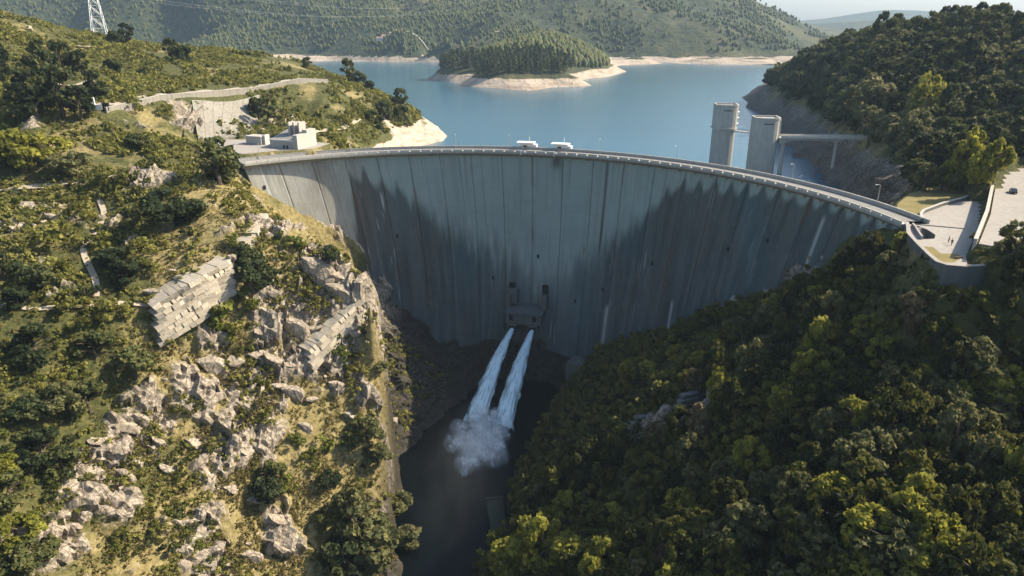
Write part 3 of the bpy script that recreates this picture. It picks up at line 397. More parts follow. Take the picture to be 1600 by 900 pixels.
def far_base(x, y):
    if not _far:
        P = np.array(FAR, float); n = len(P); D = np.sqrt((P[:,None,0]-P[None,:,0])**2 + (P[:,None,1]-P[None,:,1])**2 + 900.)
        A = np.zeros((n+1, n+1)); A[:n,:n] = D; A[:n,n] = 1; A[n,:n] = 1
        _far['w'] = np.linalg.solve(A, np.append(P[:,2], 0)); _far['P'] = P
    P, w = _far['P'], _far['w']; out = np.empty(x.size); xf, yf = x.ravel(), y.ravel()
    for i in range(0, x.size, 30000):
        out[i:i+30000] = np.sqrt((xf[i:i+30000,None]-P[None,:,0])**2 + (yf[i:i+30000,None]-P[None,:,1])**2 + 900.) @ w[:-1] + w[-1]
    return out.reshape(x.shape)
def far_ground(x, y):
    z = far_base(x, y); m = sstep(-24, 20, z)
    rid = 1 - np.abs(fbm(x/260, y/340, 61, 4))*2
    return z + m*(sstep(0, 120, z)*(rid-.5)*38 + fbm(x/90, y/90, 71, 4)*7 + fbm(x/25, y/25, 75, 3)*2) + (1-m)*fbm(x/40, y/40, 77, 3)*1.5
def far_sheet(name, X, Y, label):
    x, y = np.meshgrid(X, Y); z = far_ground(x, y)
    shore = sstep(-9, -12, z + 2.*fbm(x/50, y/50, 81, 3)); dry = .5 + .4*fbm(x/220, y/220, 91, 3) - .25*sstep(-100, -500, x)
    o = put(name, mesh(name, np.stack([x, y, z], -1).reshape(-1,3), grid_faces(len(X), len(Y)), [M['far']], True, dict(shore=shore.ravel(), dry=dry.ravel())))
    return tag(o, label, kind='structure')
far_sheet('peninsula_hill', np.arange(-260, 341, 4.), np.arange(840, 1441, 5.), 'wooded tongue of land with a bare pink rim in the reservoir')
far_sheet('far_hills', np.concatenate([np.arange(-2600, -1000, 40), np.arange(-1000, 1400, 8), np.arange(1400, 2601, 40)]), np.concatenate([np.arange(1440, 2000, 7), np.arange(2000, 3601, 25)]), 'hazy green hillside across the reservoir')
def distant_ridges():
    xs = np.linspace(1200, 4300, 240); V = []; n = len(xs); lay = []
    for Y, top, s in ((4200, 55, 3), (6200, 95, 5), (8200, 160, 7)):
        h = top + fbm(xs/1500, xs*0+s, s, 4)*top*.9 + 45*np.exp(-((xs/Y-.405)/.05)**2)
        lay.append((Y, h))
    rows = [(3700, -40+0*xs)]
    for Y, h in lay: rows += [(Y-450, h*.15-20), (Y, h), (Y+500, h*.3-20)]
    V = np.concatenate([np.stack([xs*(Y/5000), 0*xs+Y, h], -1) for Y, h in rows])
    o = put('distant_hills', mesh('distant_hills', V, grid_faces(n, len(rows)), [M['far']], True, dict(shore=np.zeros(len(V)), dry=np.full(len(V), .4))))
    tag(o, 'pale blue ridges at the horizon', kind='structure')
distant_ridges()
# ---------------------------------------------------------------- water
def water_mat(name, col, rough, sc, st, spec=.5):
    t = NT(name); p = t.pos(); n = t.noise(t.scale(p, (1, 1.6, 1)), sc, 4, .6); big = t.noise(p, .006, 3)
    c = t.mix(big, tuple(v*.8 for v in col), tuple(v*1.25 for v in col))
    t.done(c, rough, t.bump(n, st, .5)); t.b.inputs['Specular IOR Level'].default_value = spec; t.b.inputs['IOR'].default_value = 1.33
    return t.m
M['lake'] = water_mat('reservoir water', (.034,.092,.128), .18, .35, .25)
M['river'] = water_mat('river water', (.0015,.003,.0035), .22, .5, .6, .25)
arc = [tuple(crest(a, 3.)[:2]) for a in np.linspace(AZ0, AZ1, 60)]
poly = arc + [(300,210),(4500,900),(4500,9400),(-4500,9400),(-4500,1400),(-700,640),(-160,330)]
tag(put('reservoir_water', mesh('reservoir_water', [(x, y, WATER_Z) for x, y in poly], [tuple(range(len(poly)))], [M['lake']])), 'calm blue reservoir water behind the dam', kind='structure')
poly = [(-52,-260),(0,-260),(0,60),(2,170),(18,215),(36,265),(26,300),(-20,300),(-45,262),(-56,225),(-52,100)]
tag(put('river_water', mesh('river_water', [(x, y, RIVER_Z) for x, y in poly], [tuple(range(len(poly)))], [M['river']])), 'dark river water at the gorge bottom', kind='structure')

# ---------------------------------------------------------------- the dam
def dam_mat():
    t = NT('dam concrete'); p = t.pos(); st, dk, li, ru = t.attr('stain'), t.attr('streak'), t.attr('lime'), t.attr('rust')
    n = t.noise(p, .12, 6, .6); fine = t.noise(t.scale(p, (1, 1, .25)), 1.1, 5, .65)
    c = t.mix(n, (.33,.325,.29), (.47,.455,.405))
    c = t.mix(t.ramp(fine, [(.4, 0.), (.75, .4)]), c, (.17,.165,.14))
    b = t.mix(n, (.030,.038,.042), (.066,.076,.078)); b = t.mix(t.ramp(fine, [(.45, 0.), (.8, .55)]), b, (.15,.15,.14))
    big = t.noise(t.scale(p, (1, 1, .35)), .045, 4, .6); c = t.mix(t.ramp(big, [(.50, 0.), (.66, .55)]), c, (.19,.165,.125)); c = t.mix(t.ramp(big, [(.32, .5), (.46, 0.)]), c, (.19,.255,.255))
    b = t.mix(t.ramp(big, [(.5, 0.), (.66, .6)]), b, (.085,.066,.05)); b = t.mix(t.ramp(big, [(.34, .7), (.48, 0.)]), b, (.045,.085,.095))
    c = t.mix(t.math('MULTIPLY', t.attr('shade_tint'), .85), c, t.mix(n, (.21,.285,.28), (.32,.41,.395)))  # shaded part tinted teal in the colour; the sunlit end stays warm
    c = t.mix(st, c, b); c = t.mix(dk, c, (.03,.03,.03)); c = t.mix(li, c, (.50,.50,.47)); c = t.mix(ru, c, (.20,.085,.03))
    lift = t.new('ShaderNodeTexWave', wave_type='BANDS', bands_direction='Z'); t.link(p, lift.inputs['Vector']); lift.inputs['Scale'].default_value = .157/3*2
    lines = t.ramp(lift.outputs['Fac'], [(.0, 1.), (.02, 0.)])
    c = t.mix(t.math('MULTIPLY', lines, .10), c, (.06,.06,.06))
    return t.done(c, .9, t.bump(fine, .35, .15))
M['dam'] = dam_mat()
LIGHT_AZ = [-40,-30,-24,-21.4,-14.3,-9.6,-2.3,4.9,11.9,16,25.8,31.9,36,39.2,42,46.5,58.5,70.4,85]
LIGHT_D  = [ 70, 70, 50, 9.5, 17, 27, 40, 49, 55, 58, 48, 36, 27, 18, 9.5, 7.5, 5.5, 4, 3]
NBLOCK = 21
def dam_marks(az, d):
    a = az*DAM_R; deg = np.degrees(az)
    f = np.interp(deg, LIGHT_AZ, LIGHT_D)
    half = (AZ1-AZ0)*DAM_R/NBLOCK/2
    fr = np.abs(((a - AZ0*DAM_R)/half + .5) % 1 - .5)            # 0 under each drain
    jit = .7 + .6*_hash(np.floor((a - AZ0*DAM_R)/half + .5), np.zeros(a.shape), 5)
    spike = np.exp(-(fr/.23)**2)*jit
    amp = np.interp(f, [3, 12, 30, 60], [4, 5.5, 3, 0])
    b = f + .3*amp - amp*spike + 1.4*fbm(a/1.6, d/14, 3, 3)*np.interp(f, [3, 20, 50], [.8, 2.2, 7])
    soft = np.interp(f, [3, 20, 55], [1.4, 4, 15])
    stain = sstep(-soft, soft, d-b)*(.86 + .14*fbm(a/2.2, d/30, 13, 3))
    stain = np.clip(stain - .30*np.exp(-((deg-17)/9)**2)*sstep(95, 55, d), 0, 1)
    s1 = fbm(a/.55, d/45, 23, 3); s2 = fbm(a/1.3, d/60, 29, 3)
    streak = .28*sstep(.34, .7, s1)*sstep(60, 4, d*(.6+.4*fbm(a/3, d*0, 33, 2))) + .14*sstep(.2, .6, s2)
    blk = (a-AZ0*DAM_R)/(2*half); j = np.abs(blk - np.round(blk))*2*half
    leak = _hash(np.round(blk), np.zeros(a.shape), 91)
    streak += (.26*np.exp(-(j/.35)**2)*(.35+.65*fbm(a/2, d/8, 37, 2)))*(leak > .45)
    streak += .8*np.exp(-((deg-28.3)/.28)**2)*sstep(52, 40, d) + .75*np.exp(-((deg-18.4)/.9)**2)*sstep(9, 4, d)
    lime = .7*sstep(.42, .7, fbm(a/.8, d/16, 43, 3))*sstep(.2, .6, fbm(a/9, d/22, 47, 2)) + .55*np.exp(-((j-.5)/.16)**2)*sstep(.1, .5, fbm(a/6, d/12, 53, 2))*(deg > 28)
    for dg, d0, d1, w, sl in ((70.5, 8, 30, .28, .02), (-37, 4, 34, .25, 0), (46, 60, 80, .25, .02), (31.5, 70, 90, .35, .0)):
        lime += .75*np.exp(-((deg-dg-(d-d0)*sl)/w)**2)*sstep(d0-2, d0+1, d)*sstep(d1+3, d1-3, d)
    rust = .8*sstep(.25, .6, fbm(a/1.5, d/5, 57, 3))*(np.exp(-(((deg-12.5)/1.2)**2 + ((d-61)/3.5)**2)) + np.exp(-(((deg-25.5)/1.)**2 + ((d-46)/8)**2))) + .45*np.exp(-(j/.7)**2)*sstep(.3, .6, fbm(a/4, d/10, 63, 2))
    shade_tint = sstep(-27, -15, deg + 3*fbm(a/6, d/9, 67, 3))                     # bluish skylight on the shaded part of the wall, painted into the concrete
    return [np.clip(v, 0, 1) for v in (stain, streak, lime, rust, shade_tint)]
dam = empty('arch_dam', tuple(crest((AZ0+AZ1)/2, 0, -95)))
tag(dam, 'tall curved grey concrete arch dam closing the gorge, dark stains below the crest', 'dam')
def wp(o):  # parts are modelled in world space
    o.matrix_parent_inverse = Matrix.Translation(-Vector(o.parent.location)); return o
CON_AZ = [-39.6,-31,-25,-18,-11,-3.7,4.6,10,16.7,23.2,31.8,38.4,47.1,55.6,63.1,71.6,77.7,81.5,84.8]
CON_D  = [  16,  34, 56, 72, 86, 97,  97,100,100,  100, 93, 85, 71,  55,  41,  27,  17,  10, 9]
def monolith(i):
    a0 = AZ0 + (AZ1-AZ0)*i/NBLOCK; a1 = AZ0 + (AZ1-AZ0)*(i+1)/NBLOCK
    g = .10/DAM_R; e = .22/DAM_R
    az = np.concatenate([[a0+g*.2, a0+g], np.linspace(a0+g+e, a1-g-e, 42), [a1-g, a1-g*.2]])
    inset = np.zeros(len(az)); inset[[0,-1]] = .4; inset[[1,-2]] = .10
    nd = 96; tt = np.linspace(0, 1, nd); dmax = np.interp(np.degrees(az), CON_AZ, CON_D) + 8
    A, T = np.meshgrid(az, tt); D = T*dmax[None,:]
    P = dam_face(A, D); P[...,0] += np.sin(A)*inset[None,:]; P[...,1] += np.cos(A)*inset[None,:]
    # slight lift joints every three metres
    ph = np.abs((D/3.0) % 1 - .5)*2; off = .05*sstep(.93, 1, ph); P[...,0] += np.sin(A)*off; P[...,1] += np.cos(A)*off
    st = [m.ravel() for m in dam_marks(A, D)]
    n = len(az); V = P.reshape(-1,3); F = grid_faces(n, nd)[:, ::-1]
    # back, top, bottom and sides close the block
    back = np.array([[DAM_C[0] + (DAM_R+5.6)*math.sin(a), DAM_C[1] + (DAM_R+5.6)*math.cos(a), z] for z in (0, -1) for a in az])
    back[n:,2] = -dmax; k = len(V); V = np.concatenate([V, back])
    top = np.arange(n); bot = np.arange(n) + n*(nd-1); b0 = k + np.arange(n); b1 = b0 + n
    Q = [np.stack([top[:-1], top[1:], b0[1:], b0[:-1]], 1), np.stack([b0[:-1], b0[1:], b1[1:], b1[:-1]], 1), np.stack([b1[:-1], b1[1:], bot[1:], bot[:-1]], 1)]
    o = mesh('monolith', V, np.concatenate([F] + Q), [M['dam']], True, dict(zip(('stain','streak','lime','rust','shade_tint'), [np.concatenate([s, np.zeros(2*n)]) for s in st])))
    for sgn, col in ((0, 0), (1, n-1)): pass
    return wp(put('monolith', o, dam))
for i in range(NBLOCK): monolith(i)
def sweep(name, prof, mat, n=160, a0=AZ0, a1=AZ1, parent=dam):
    """profile (offset, z) swept along the crest"""
    az = np.linspace(a0, a1, n); k = len(prof); V = []
    for a in az: V += [tuple(crest(a, o, z)) for o, z in prof]
    F = [(i*k+j, i*k+(j+1)%k, (i+1)*k+(j+1)%k, (i+1)*k+j) for i in range(n-1) for j in range(k)]
    F += [tuple(range(k)), tuple((n-1)*k+j for j in range(k))[::-1]]
    me = mesh(name, V, F, [mat])
    return wp(put(name, me, parent)) if parent else put(name, me)
M['crest'] = concrete('crest concrete', (.27,.26,.235), (.38,.365,.33), .3, .2, .35)
sweep('cornice', [(-2.4,.02),(-2.4,-.75),(-1.9,-1.05),(.3,-2.3),(.3,.02)], M['crest'])
sweep('crest_road', [(.3,.03),(.3,-.6),(5.6,-.6),(5.6,.03)], M['road'])
sweep('upstream_parapet', [(5.65,-1.2),(5.65,1.15),(5.55,1.25),(6.15,1.25),(6.1,-1.2)], M['crest'])
sweep('downstream_walkway', [(-2.1,.16),(-2.1,.03),(-.6,.03),(-.6,.16)], M['pale'])
nb = 62
for i in range(nb):                                               # parapet blocks with open rails between them
    a0 = AZ0 + (AZ1-AZ0)*(i+.07)/nb; a1 = AZ0 + (AZ1-AZ0)*(i+.93)/nb
    V = []
    for a in np.linspace(a0, a1, 4): V += [tuple(crest(a, o, z)) for o, z in ((-2.38,.03),(-2.38,.95),(-2.0,.95),(-2.0,.03))]
    F = [(q*4+j, q*4+(j+1)%4, q*4+4+(j+1)%4, q*4+4+j) for q in range(3) for j in range(4)] + [(0,1,2,3), (15,14,13,12)]
    wp(put('parapet_block', mesh('parapet_block', V, F, [M['pale']]), dam))
for z in (.45, .88):
    m = MB(); m.tube([crest(a, -2.2, z) for a in np.linspace(AZ0, AZ1, 200)], .05, 5); wp(m.build('guard_rail', M['steel'], dam))
# drain corbels under the cornice
for i in range(NBLOCK*2):
    a = AZ0 + (AZ1-AZ0)*(i+.5)/(NBLOCK*2); p = crest(a, -.3, -2.2); q = crest(a, .5, -2.6)
    m = MB(); m.box(crest(a, -.25, -2.25), (.35, .5, .35), -a, 1.0); wp(m.build('drain_spout', M['crest'], dam))
# outlet works at the foot
oa = math.radians(13.2)
def dloc(az, d, off): q = dam_face(az, d); return (q[0]-math.sin(az)*off, q[1]-math.cos(az)*off, q[2])
ow = MB(); c0 = dloc(oa, 86, 4.5); ow.box((c0[0], c0[1], -77.0), (8.5, 6.5, 2.6), -oa).box((c0[0], c0[1], -74.1), (9.2, 7., .3), -oa)
wp(ow.build('outlet_block', M['works'], dam))
for k in (-1, 1):
    m = MB(); a = oa + k*.045; p = dloc(a, 86, 9.5)
    m.box((p[0], p[1]+.5, -81.6), (2.1, 3.2, 1.9), -oa); wp(m.build('outlet_chute', M['dark_conc'], dam))
    m = MB(); p = dloc(a, 86, 12.6); m.box((p[0], p[1]+.1, -81.6), (1.6, .6, 1.4), -oa); wp(m.build('outlet_mouth', M['black'], dam))
    m = MB(); a2 = oa + k*.075; p = dloc(a2, 80, 3.0); m.box((p[0], p[1], -71.0), (1.2, 2.5, 3.2), -oa); wp(m.build('hoist_pier', M['dark_conc'], dam))
m = MB(); p = dloc(oa-.065, 70, 2.2); m.box((p[0], p[1], -69.5), (3.0, 2.4, 3.4), -oa); wp(m.build('valve_cabin', M['works'], dam))
for k in (-1, 1):
    m = MB(); p = dloc(oa+k*.052, 82, 12.0); m.box((p[0], p[1]+1., -76.6), (.9, .5, 1.3), -oa); wp(m.build('niche', M['black'], dam))
    m = MB(); p = dloc(oa+k*.066, 66, .6); m.box((p[0], p[1], -66.5), (1.3, .9, 2.6), -oa); wp(m.build('recess', M['black'], dam))
for i in range(9):                                               # inspection openings
    dg, d = [(-37.5, 11), (15, 50), (55, 30), (62, 22), (40, 45), (5, 62), (-15, 40), (30, 62), (24, 70)][i]
    p = dloc(math.radians(dg), d, .05); m = MB(); m.box(p, (.5, .25, .8), -math.radians(dg)); wp(m.build('inspection_opening', M['black'], dam))

# ---------------------------------------------------------------- vegetation
LEFT_TREES = [(-106,247.4,9.3,'dark'),(-94.7,233.8,3.1,'scrub'),(-110.3,213.5,8.6,'dark'),(-103.9,217.6,5.4,'dark'),(-117.4,217.6,5.4,'scrub'),(-79.2,200.8,6.8,'dark'),(-81.4,203.7,4.8,'dark'),(-59.6,214.3,4.2,'dark'),(-104,169.8,6.4,'dark'),(-110.6,157.9,5.4,'dark'),(-114.4,153.4,4.9,'olive'),(-119.3,174,4.9,'scrub'),(-123,161.3,5.7,'dark'),(-175.6,248,7.9,'yellow'),(-170.8,253.6,7.1,'yellow'),(-188.6,258.7,6.7,'yellow'),(-156.8,246.9,6,'olive'),(-180.2,248.2,5.5,'dark'),(-162.9,247.6,4.6,'olive'),(-141.8,239.9,5.4,'scrub'),(-131.1,234.2,5.7,'scrub'),(-130.7,250.3,4.7,'scrub'),(-152.2,282.8,5.2,'dark'),(-40.5,165.1,10,'olive'),(-47,166.3,8.4,'olive'),(-40.1,197.1,5.3,'olive'),(-48.6,159.3,7.5,'dark'),(-33.4,180.4,5.4,'olive'),(-53.1,166,5.3,'scrub'),(-45.3,186.2,5.2,'olive'),(-42.4,184.4,4.4,'olive'),(-55,173.7,3.5,'dark'),(-70,163.6,5.1,'dark'),(-69.6,167.3,4.1,'dark'),(-43.1,200.9,2.7,'olive'),(-102.9,182,2.4,'bright'),(-98.9,180.2,2.2,'scrub'),(-93.8,184.8,2.2,'bright'),(-89.1,190.9,2.7,'bright'),(-104.3,186.2,2.2,'scrub'),(-98,192.4,2.3,'scrub'),(-84.9,191.1,5.8,'bright'),(-86.8,187.2,4.2,'bright'),(-81.7,196.6,4.3,'bright'),(-70.5,213.5,3.7,'bright'),(-74.7,214.2,3.3,'bright'),(-54.5,200.6,4.1,'bright'),(-56.1,198.2,4.1,'bright'),(-87.8,208.5,2.8,'bright'),(-84.6,206.9,2.8,'dark'),(-72.3,177.9,3.4,'scrub'),(-110.2,124.1,4.9,'yellow'),(-106.6,122.6,5.1,'dark'),(-115.2,131.8,5,'dark'),(-113.9,142.6,5.3,'dark'),(-110.2,142.7,4.7,'dark'),(-118.1,135.6,3,'yellow'),(-118.8,148,4.7,'dark'),(-112.8,168.5,4.9,'dark'),(-111.4,178.2,4.7,'scrub'),(-131.2,179,4.6,'dark'),(-134.2,197.6,5.7,'scrub'),(-137.1,213.9,4.9,'scrub'),(-128.9,184.2,4.4,'scrub'),(-117.1,192.7,5.3,'dark'),(-111.9,189,4.5,'dark'),(-111.5,198.9,4.3,'scrub'),(-124.1,199.6,4.3,'scrub'),(-132.3,171.6,3.8,'dark'),(-140.4,180.1,4.3,'dark'),(-65.2,176.5,3.4,'bright'),(-61.3,174.5,3.8,'bright'),(-65.6,168.7,3.4,'bright'),(-58.5,179.5,3.9,'bright'),(-50.9,184.4,3.6,'bright'),(-90.5,170.5,2.5,'scrub'),(-47.3,177.4,3.2,'scrub')]
HILL_TREES = [(-78,497,4.9,'dark'),(-83.4,460.4,5.8,'dark'),(-72.9,466.8,5.9,'dark'),(-112.4,525.8,5.6,'dark'),(-119.2,525.6,5.6,'dark'),(-103.8,523.6,4.2,'dark'),(-158.7,561.5,4,'dark'),(-133.7,373.5,6.1,'dark'),(-125.4,363.7,5.3,'dark'),(-258,476.4,5,'dark'),(-254.2,484.5,5.1,'dark'),(-183.4,318.8,4,'dark'),(-188.4,323,4.1,'dark'),(-229.1,353.7,6.3,'dark'),(-226.2,364.4,5.8,'dark'),(-229.5,344.3,4.9,'dark'),(-217.1,364.9,4.5,'dark'),(-210.1,467.2,5.8,'dark'),(-217.2,464.9,4.9,'dark'),(-210,423.2,5.2,'scrub'),(-170.2,426.2,4.5,'scrub'),(-190.2,299.5,8.2,'dark'),(-197,292.4,8,'dark'),(-207.9,302.5,6.6,'dark'),(-181.5,298,6,'dark'),(-201.6,313.2,6.2,'dark'),(-205.8,289.9,5.3,'bright'),(-80.1,428.5,4.7,'dark'),(-106.7,425.3,4.6,'scrub'),(-117.8,394.6,4.3,'scrub'),(-93.2,430.1,4.7,'scrub'),(-85.1,425.8,5.4,'dark'),(-92.9,393.2,4.3,'scrub'),(-188.2,424.1,5.3,'scrub'),(-215.3,391.2,5.6,'dark'),(-231.9,329.2,5.3,'dark'),(-169.9,318.9,4.6,'scrub'),(-159.5,326.5,4.1,'scrub')]
RIGHT_KEY = [(196.1,337.6,7.1,'yellow'),(151.2,230.1,4.3,'yellow'),(149.8,220,3.3,'yellow'),(155.3,233.9,3.9,'yellow'),(154.2,219.4,3.1,'yellow'),(149,232.3,2.8,'yellow'),(146.4,232.3,3.5,'olive'),(140.3,232.3,3.9,'olive'),(164,277.3,6.2,'olive'),(169.6,276.6,5.1,'olive'),(182,316.2,7,'olive'),(176.6,280.2,4.7,'olive'),(186.4,371.6,11.5,'olive'),(199,379.2,7.5,'olive'),(191.4,397.3,9.4,'olive'),(175.2,342.9,6.9,'olive'),(205.8,401.8,5.8,'olive'),(196.5,433.1,6.3,'olive'),(105.3,179.5,2.8,'yellow'),(103.6,172.8,1.5,'yellow'),(90.7,192.5,3.9,'yellow'),(84.6,207.8,2.9,'yellow'),(101.4,198.2,3.9,'olive'),(113.7,149.5,4.4,'olive'),(99.4,173.2,3.4,'olive'),(79.6,201.4,3.7,'olive'),(74.5,209.7,3.4,'olive'),(83.1,134.8,3.2,'yellow'),(56.5,210,3.5,'yellow'),(60.6,198.4,3.3,'yellow'),(60.7,181.5,3.4,'olive'),(41.8,222.3,4.2,'yellow'),(46,209.4,3.9,'yellow'),(30.9,206.5,2.2,'yellow'),(33.4,180.4,1.6,'yellow'),(27.3,149.6,3.7,'yellow'),(102.9,138.6,5.8,'olive'),(108,133.9,5.7,'yellow'),(94.9,132.5,5.1,'olive'),(102.1,127,5.5,'olive'),(8.7,148.3,7.7,'yellow'),(16.5,140.1,6.6,'yellow'),(0,154.3,6.5,'yellow'),(23.3,131.8,4.6,'yellow'),(48.3,119.7,4.7,'olive'),(71.9,121.1,5.4,'olive'),(65.4,102,5.5,'yellow'),(72.3,102.4,4.7,'yellow'),(57.3,106.7,5,'olive'),(75.6,124.2,4.9,'olive'),(73.1,171.1,3.2,'olive'),(55.5,139.8,2.2,'yellow'),(77.5,139.4,3,'olive')]

RNG = np.random.default_rng(11)
def leaf_cloud(C, Rc, n, size, seed, squash=.8, up=.25):
    """n small leaf-spray quads on the surfaces of clumps with centres C and radii Rc; returns verts, faces, tone"""
    r = np.random.default_rng(seed)
    w = Rc**2; k = r.choice(len(C), n, p=w/w.sum())
    d = r.normal(size=(n,3)); d[:,2] += up; d /= np.linalg.norm(d, axis=1)[:,None]
    rad = Rc[k]*(1 - .45*r.random(n)**2.2)
    c = C[k] + d*rad[:,None]*np.array([1,1,squash])
    nrm = d + r.normal(size=(n,3))*.55; nrm /= np.linalg.norm(nrm, axis=1)[:,None]
    a = np.cross(nrm, r.normal(size=(n,3))); a /= np.linalg.norm(a, axis=1)[:,None]; b = np.cross(nrm, a)
    s = size*(.6 + .8*r.random(n)); e = .55 + .4*r.random(n)
    V = np.stack([c - a*s[:,None], c + b*(s*e)[:,None] - nrm*(s*.15)[:,None], c + a*s[:,None], c - b*(s*e)[:,None] - nrm*(s*.15)[:,None]], 1).reshape(-1,3)
    clump = r.random(len(C)); tone = np.repeat(np.clip(.18 + .5*clump[k] + .45*(r.random(n)-.35), 0, 1), 4)
    return V, np.arange(4*n).reshape(n,4), tone
def crown_shape(seed, R=4., H=7., nc=26, low=.25, flat=1.):
    """clump centres that fill an uneven crown"""
    r = np.random.default_rng(seed); C, Q = [], []
    ax, ay = .85+.3*r.random(), .85+.3*r.random()
    for i in range(nc):
        t = r.random()**.75; an = r.random()*6.283; z = low*H + (1-low)*H*t
        prof = math.sin(math.pi*min(1, .18 + .80*t))**.6
        rr = R*prof*(.35 + .55*r.random()**.5)
        C.append((rr*math.cos(an)*ax, rr*math.sin(an)*ay, z*flat)); Q.append(R*(.20 + .20*r.random())*(1.1 - .35*t))
    return np.array(C), np.array(Q)
def trunk_mb(seed, H, R, nb=4):
    r = np.random.default_rng(seed); m = MB()
    P = [(0,0,-.8)] + [((r.random()-.5)*.12*H*k/4, (r.random()-.5)*.12*H*k/4, .62*H*k/4) for k in range(1, 5)]
    w = .045*H; m.tube(P, [w*1.25, w, w*.85, w*.65, w*.4], 6)
    for i in range(nb):
        b = P[2 + i % 3]; an = r.random()*6.28; L = R*(.6+.3*r.random())
        m.tube([b, (b[0]+L*.5*math.cos(an), b[1]+L*.5*math.sin(an), b[2]+.14*H), (b[0]+L*math.cos(an), b[1]+L*math.sin(an), b[2]+.24*H)], [w*.5, w*.35, w*.12], 5)
    return m
def crown_mesh(name, mat, seed, n, size, **k):
    C, Q = crown_shape(seed, **k); V, F, t = leaf_cloud(C, Q, n, size, seed+1)
    return mesh(name, V, F, [mat], False, dict(tone=t))
def kinds(mat, specs): return [(crown_mesh('crown', mat, s, n, sz, **k), trunk_mb(s, k.get('H', 7.), k.get('R', 4.)).mesh('trunk', M['bark'])) for s, n, sz, k in specs]
near = [(101, 1700, .40, dict(R=4., H=7.5)), (102, 1700, .40, dict(R=4.2, H=6.6, nc=32)), (103, 1600, .42, dict(R=3.6, H=8.5, nc=24)), (104, 1700, .38, dict(R=4.4, H=6.8, nc=36, low=.15))]
PROTO = {'forest': kinds(M['leaf_forest'], near), 'olive': kinds(M['leaf_olive'], near[:3]), 'yellow': kinds(M['leaf_yellow'], near[:3]), 'brown': kinds(M['leaf_brown'], near[1:3]), 'dark': kinds(M['leaf_dark'], [(111, 1800, .40, dict(R=4.1, H=6.4, nc=34, low=.08)), (112, 1700, .40, dict(R=4., H=7.2, nc=28, low=.12))]),
         'hill': kinds(M['leaf_dark'], [(121, 700, .62, dict(R=4., H=10., nc=26, low=.18)), (122, 700, .62, dict(R=3.8, H=8.2, nc=24, low=.15)), (123, 650, .65, dict(R=3.4, H=11.5, nc=26, low=.2))]),
         'hillolive': kinds(M['leaf_olive'], [(131, 650, .6, dict(R=4., H=7., nc=26, low=.12))])}
def shrub_kinds(mat, seeds, n, size): return [crown_mesh('shrub', mat, s, n, size, R=2., H=2.6, nc=15, low=.12) for s in seeds]
SHRUB = {'scrub': shrub_kinds(M['leaf_scrub'], (141,142,143), 380, .24), 'bright': shrub_kinds(M['leaf_bright'], (151,152), 420, .24), 'dark': shrub_kinds(M['leaf_dark'], (161,162), 380, .25)}
def zone(x, y):
    """words for where a plant stands, by what one can find there"""
    if y > 232 and x > 118:
        z = float(ground(np.array([x]), np.array([y]), False)[0])
        if y < 300: return 'on the hillside behind the plaza lawn'
        if y < 380: return 'above the bridge abutment' if z < 18 else 'near the hilltop above the bridge'
        if y < 480: return 'on the hill behind the towers' if z < 28 else 'on the skyline of the wooded hill'
        return 'along the lake shore of the hill' if z < 14 else 'at the far end of the hill'
    if x > 128 and y > 190: return 'beside the upper road'
    if x > 108 and y > 190: return 'beside the plaza lawn'
    if x > 60 and y > 232: return 'against the dam face'
    if x > 60 and y > 205: return 'along the dam abutment'
    if x > 30 and y > 240: return 'low beside the dam foot'
    if x > 12 and y > 215: return 'above the river near the outlets'
    if y < 112 and x > 60: return 'lowest on the near slope'
    if y < 128: return 'on the near corner slope' if x > 85 else 'on the near slope' if x > 45 else 'above the near river bank'
    if x > 112: return 'below the upper road wall'
    if x > 92: return 'under the curved plaza wall' if y > 165 else 'high on the wooded slope'
    if x > 60: return 'in the upper slope' if y > 165 else 'on the middle slope'
    if x > 30: return 'by the dark rock slabs' if y > 165 else 'on the lower slope'
    if x > -14: return 'beside the dark river pool' if y > 170 else 'on the river bank'
    if y > 400: return 'on the headland ridge above the lake'
    if y > 330: return 'on the hill above the gatehouse' if x > -150 else 'on the scrub hill'
    if y > 275: return 'below the hill road'
    if x > -62 and y < 172: return 'at the foot of the spur'
    if x > -62: return 'on the cliff edge of the spur' if y > 185 else 'on the river side of the spur'
    if y > 245: return 'next to the dam abutment' if x > -120 else 'behind the dirt terrace'
    if y > 215: return 'by the dirt terrace' if x < -128 else 'on top of the spur'
    if y > 190: return 'above the stone ledge wall' if x > -112 else 'beside the footpath'
    if y > 170: return 'under the stone ledge wall' if x > -98 else 'by the ledge path'
    if x > -92: return 'on the sunlit face of the spur' if y > 145 else 'low on the sunlit spur'
    return 'in the scrub valley' if y > 130 else 'at the near end of the valley'
SIZES = ['small', 'middling', 'large', 'huge']
def plant(kind, name, x, y, r, size, cat, group, rng, z=None, tall=1.):
    pr = PROTO[kind]; q = int(rng.integers(len(pr))); cm, tm = pr[q]; tall0 = max(tall, 1.); h = tall*(.85+.35*rng.random())
    build = 'squat ' if h < .93*tall0 else 'tall ' if h > 1.1*tall0 else ''
    label = '%s %s%s %s tree %s' % (size, build, SHAPE[kind][q], WORD[kind], zone(x, y))
    z = float(ground(np.array([x]), np.array([y]))[0]) if z is None else z
    s = r/3.9
    o = empty(name, (x, y, z), rng.random()*6.28); o.scale = (s, s, s*h)
    put('crown', cm, o); put('trunk', tm, o)
    group = 'trees on the hill beyond the towers' if y > 232 and x > 118 else 'trees covering the wooded slope' if x > -14 else 'trees on the sunlit bank'
    REC.append((o, '%s %s tree' % (size, WORD[kind]), zone(x, y), x, y)); return tag(o, label, cat, group)
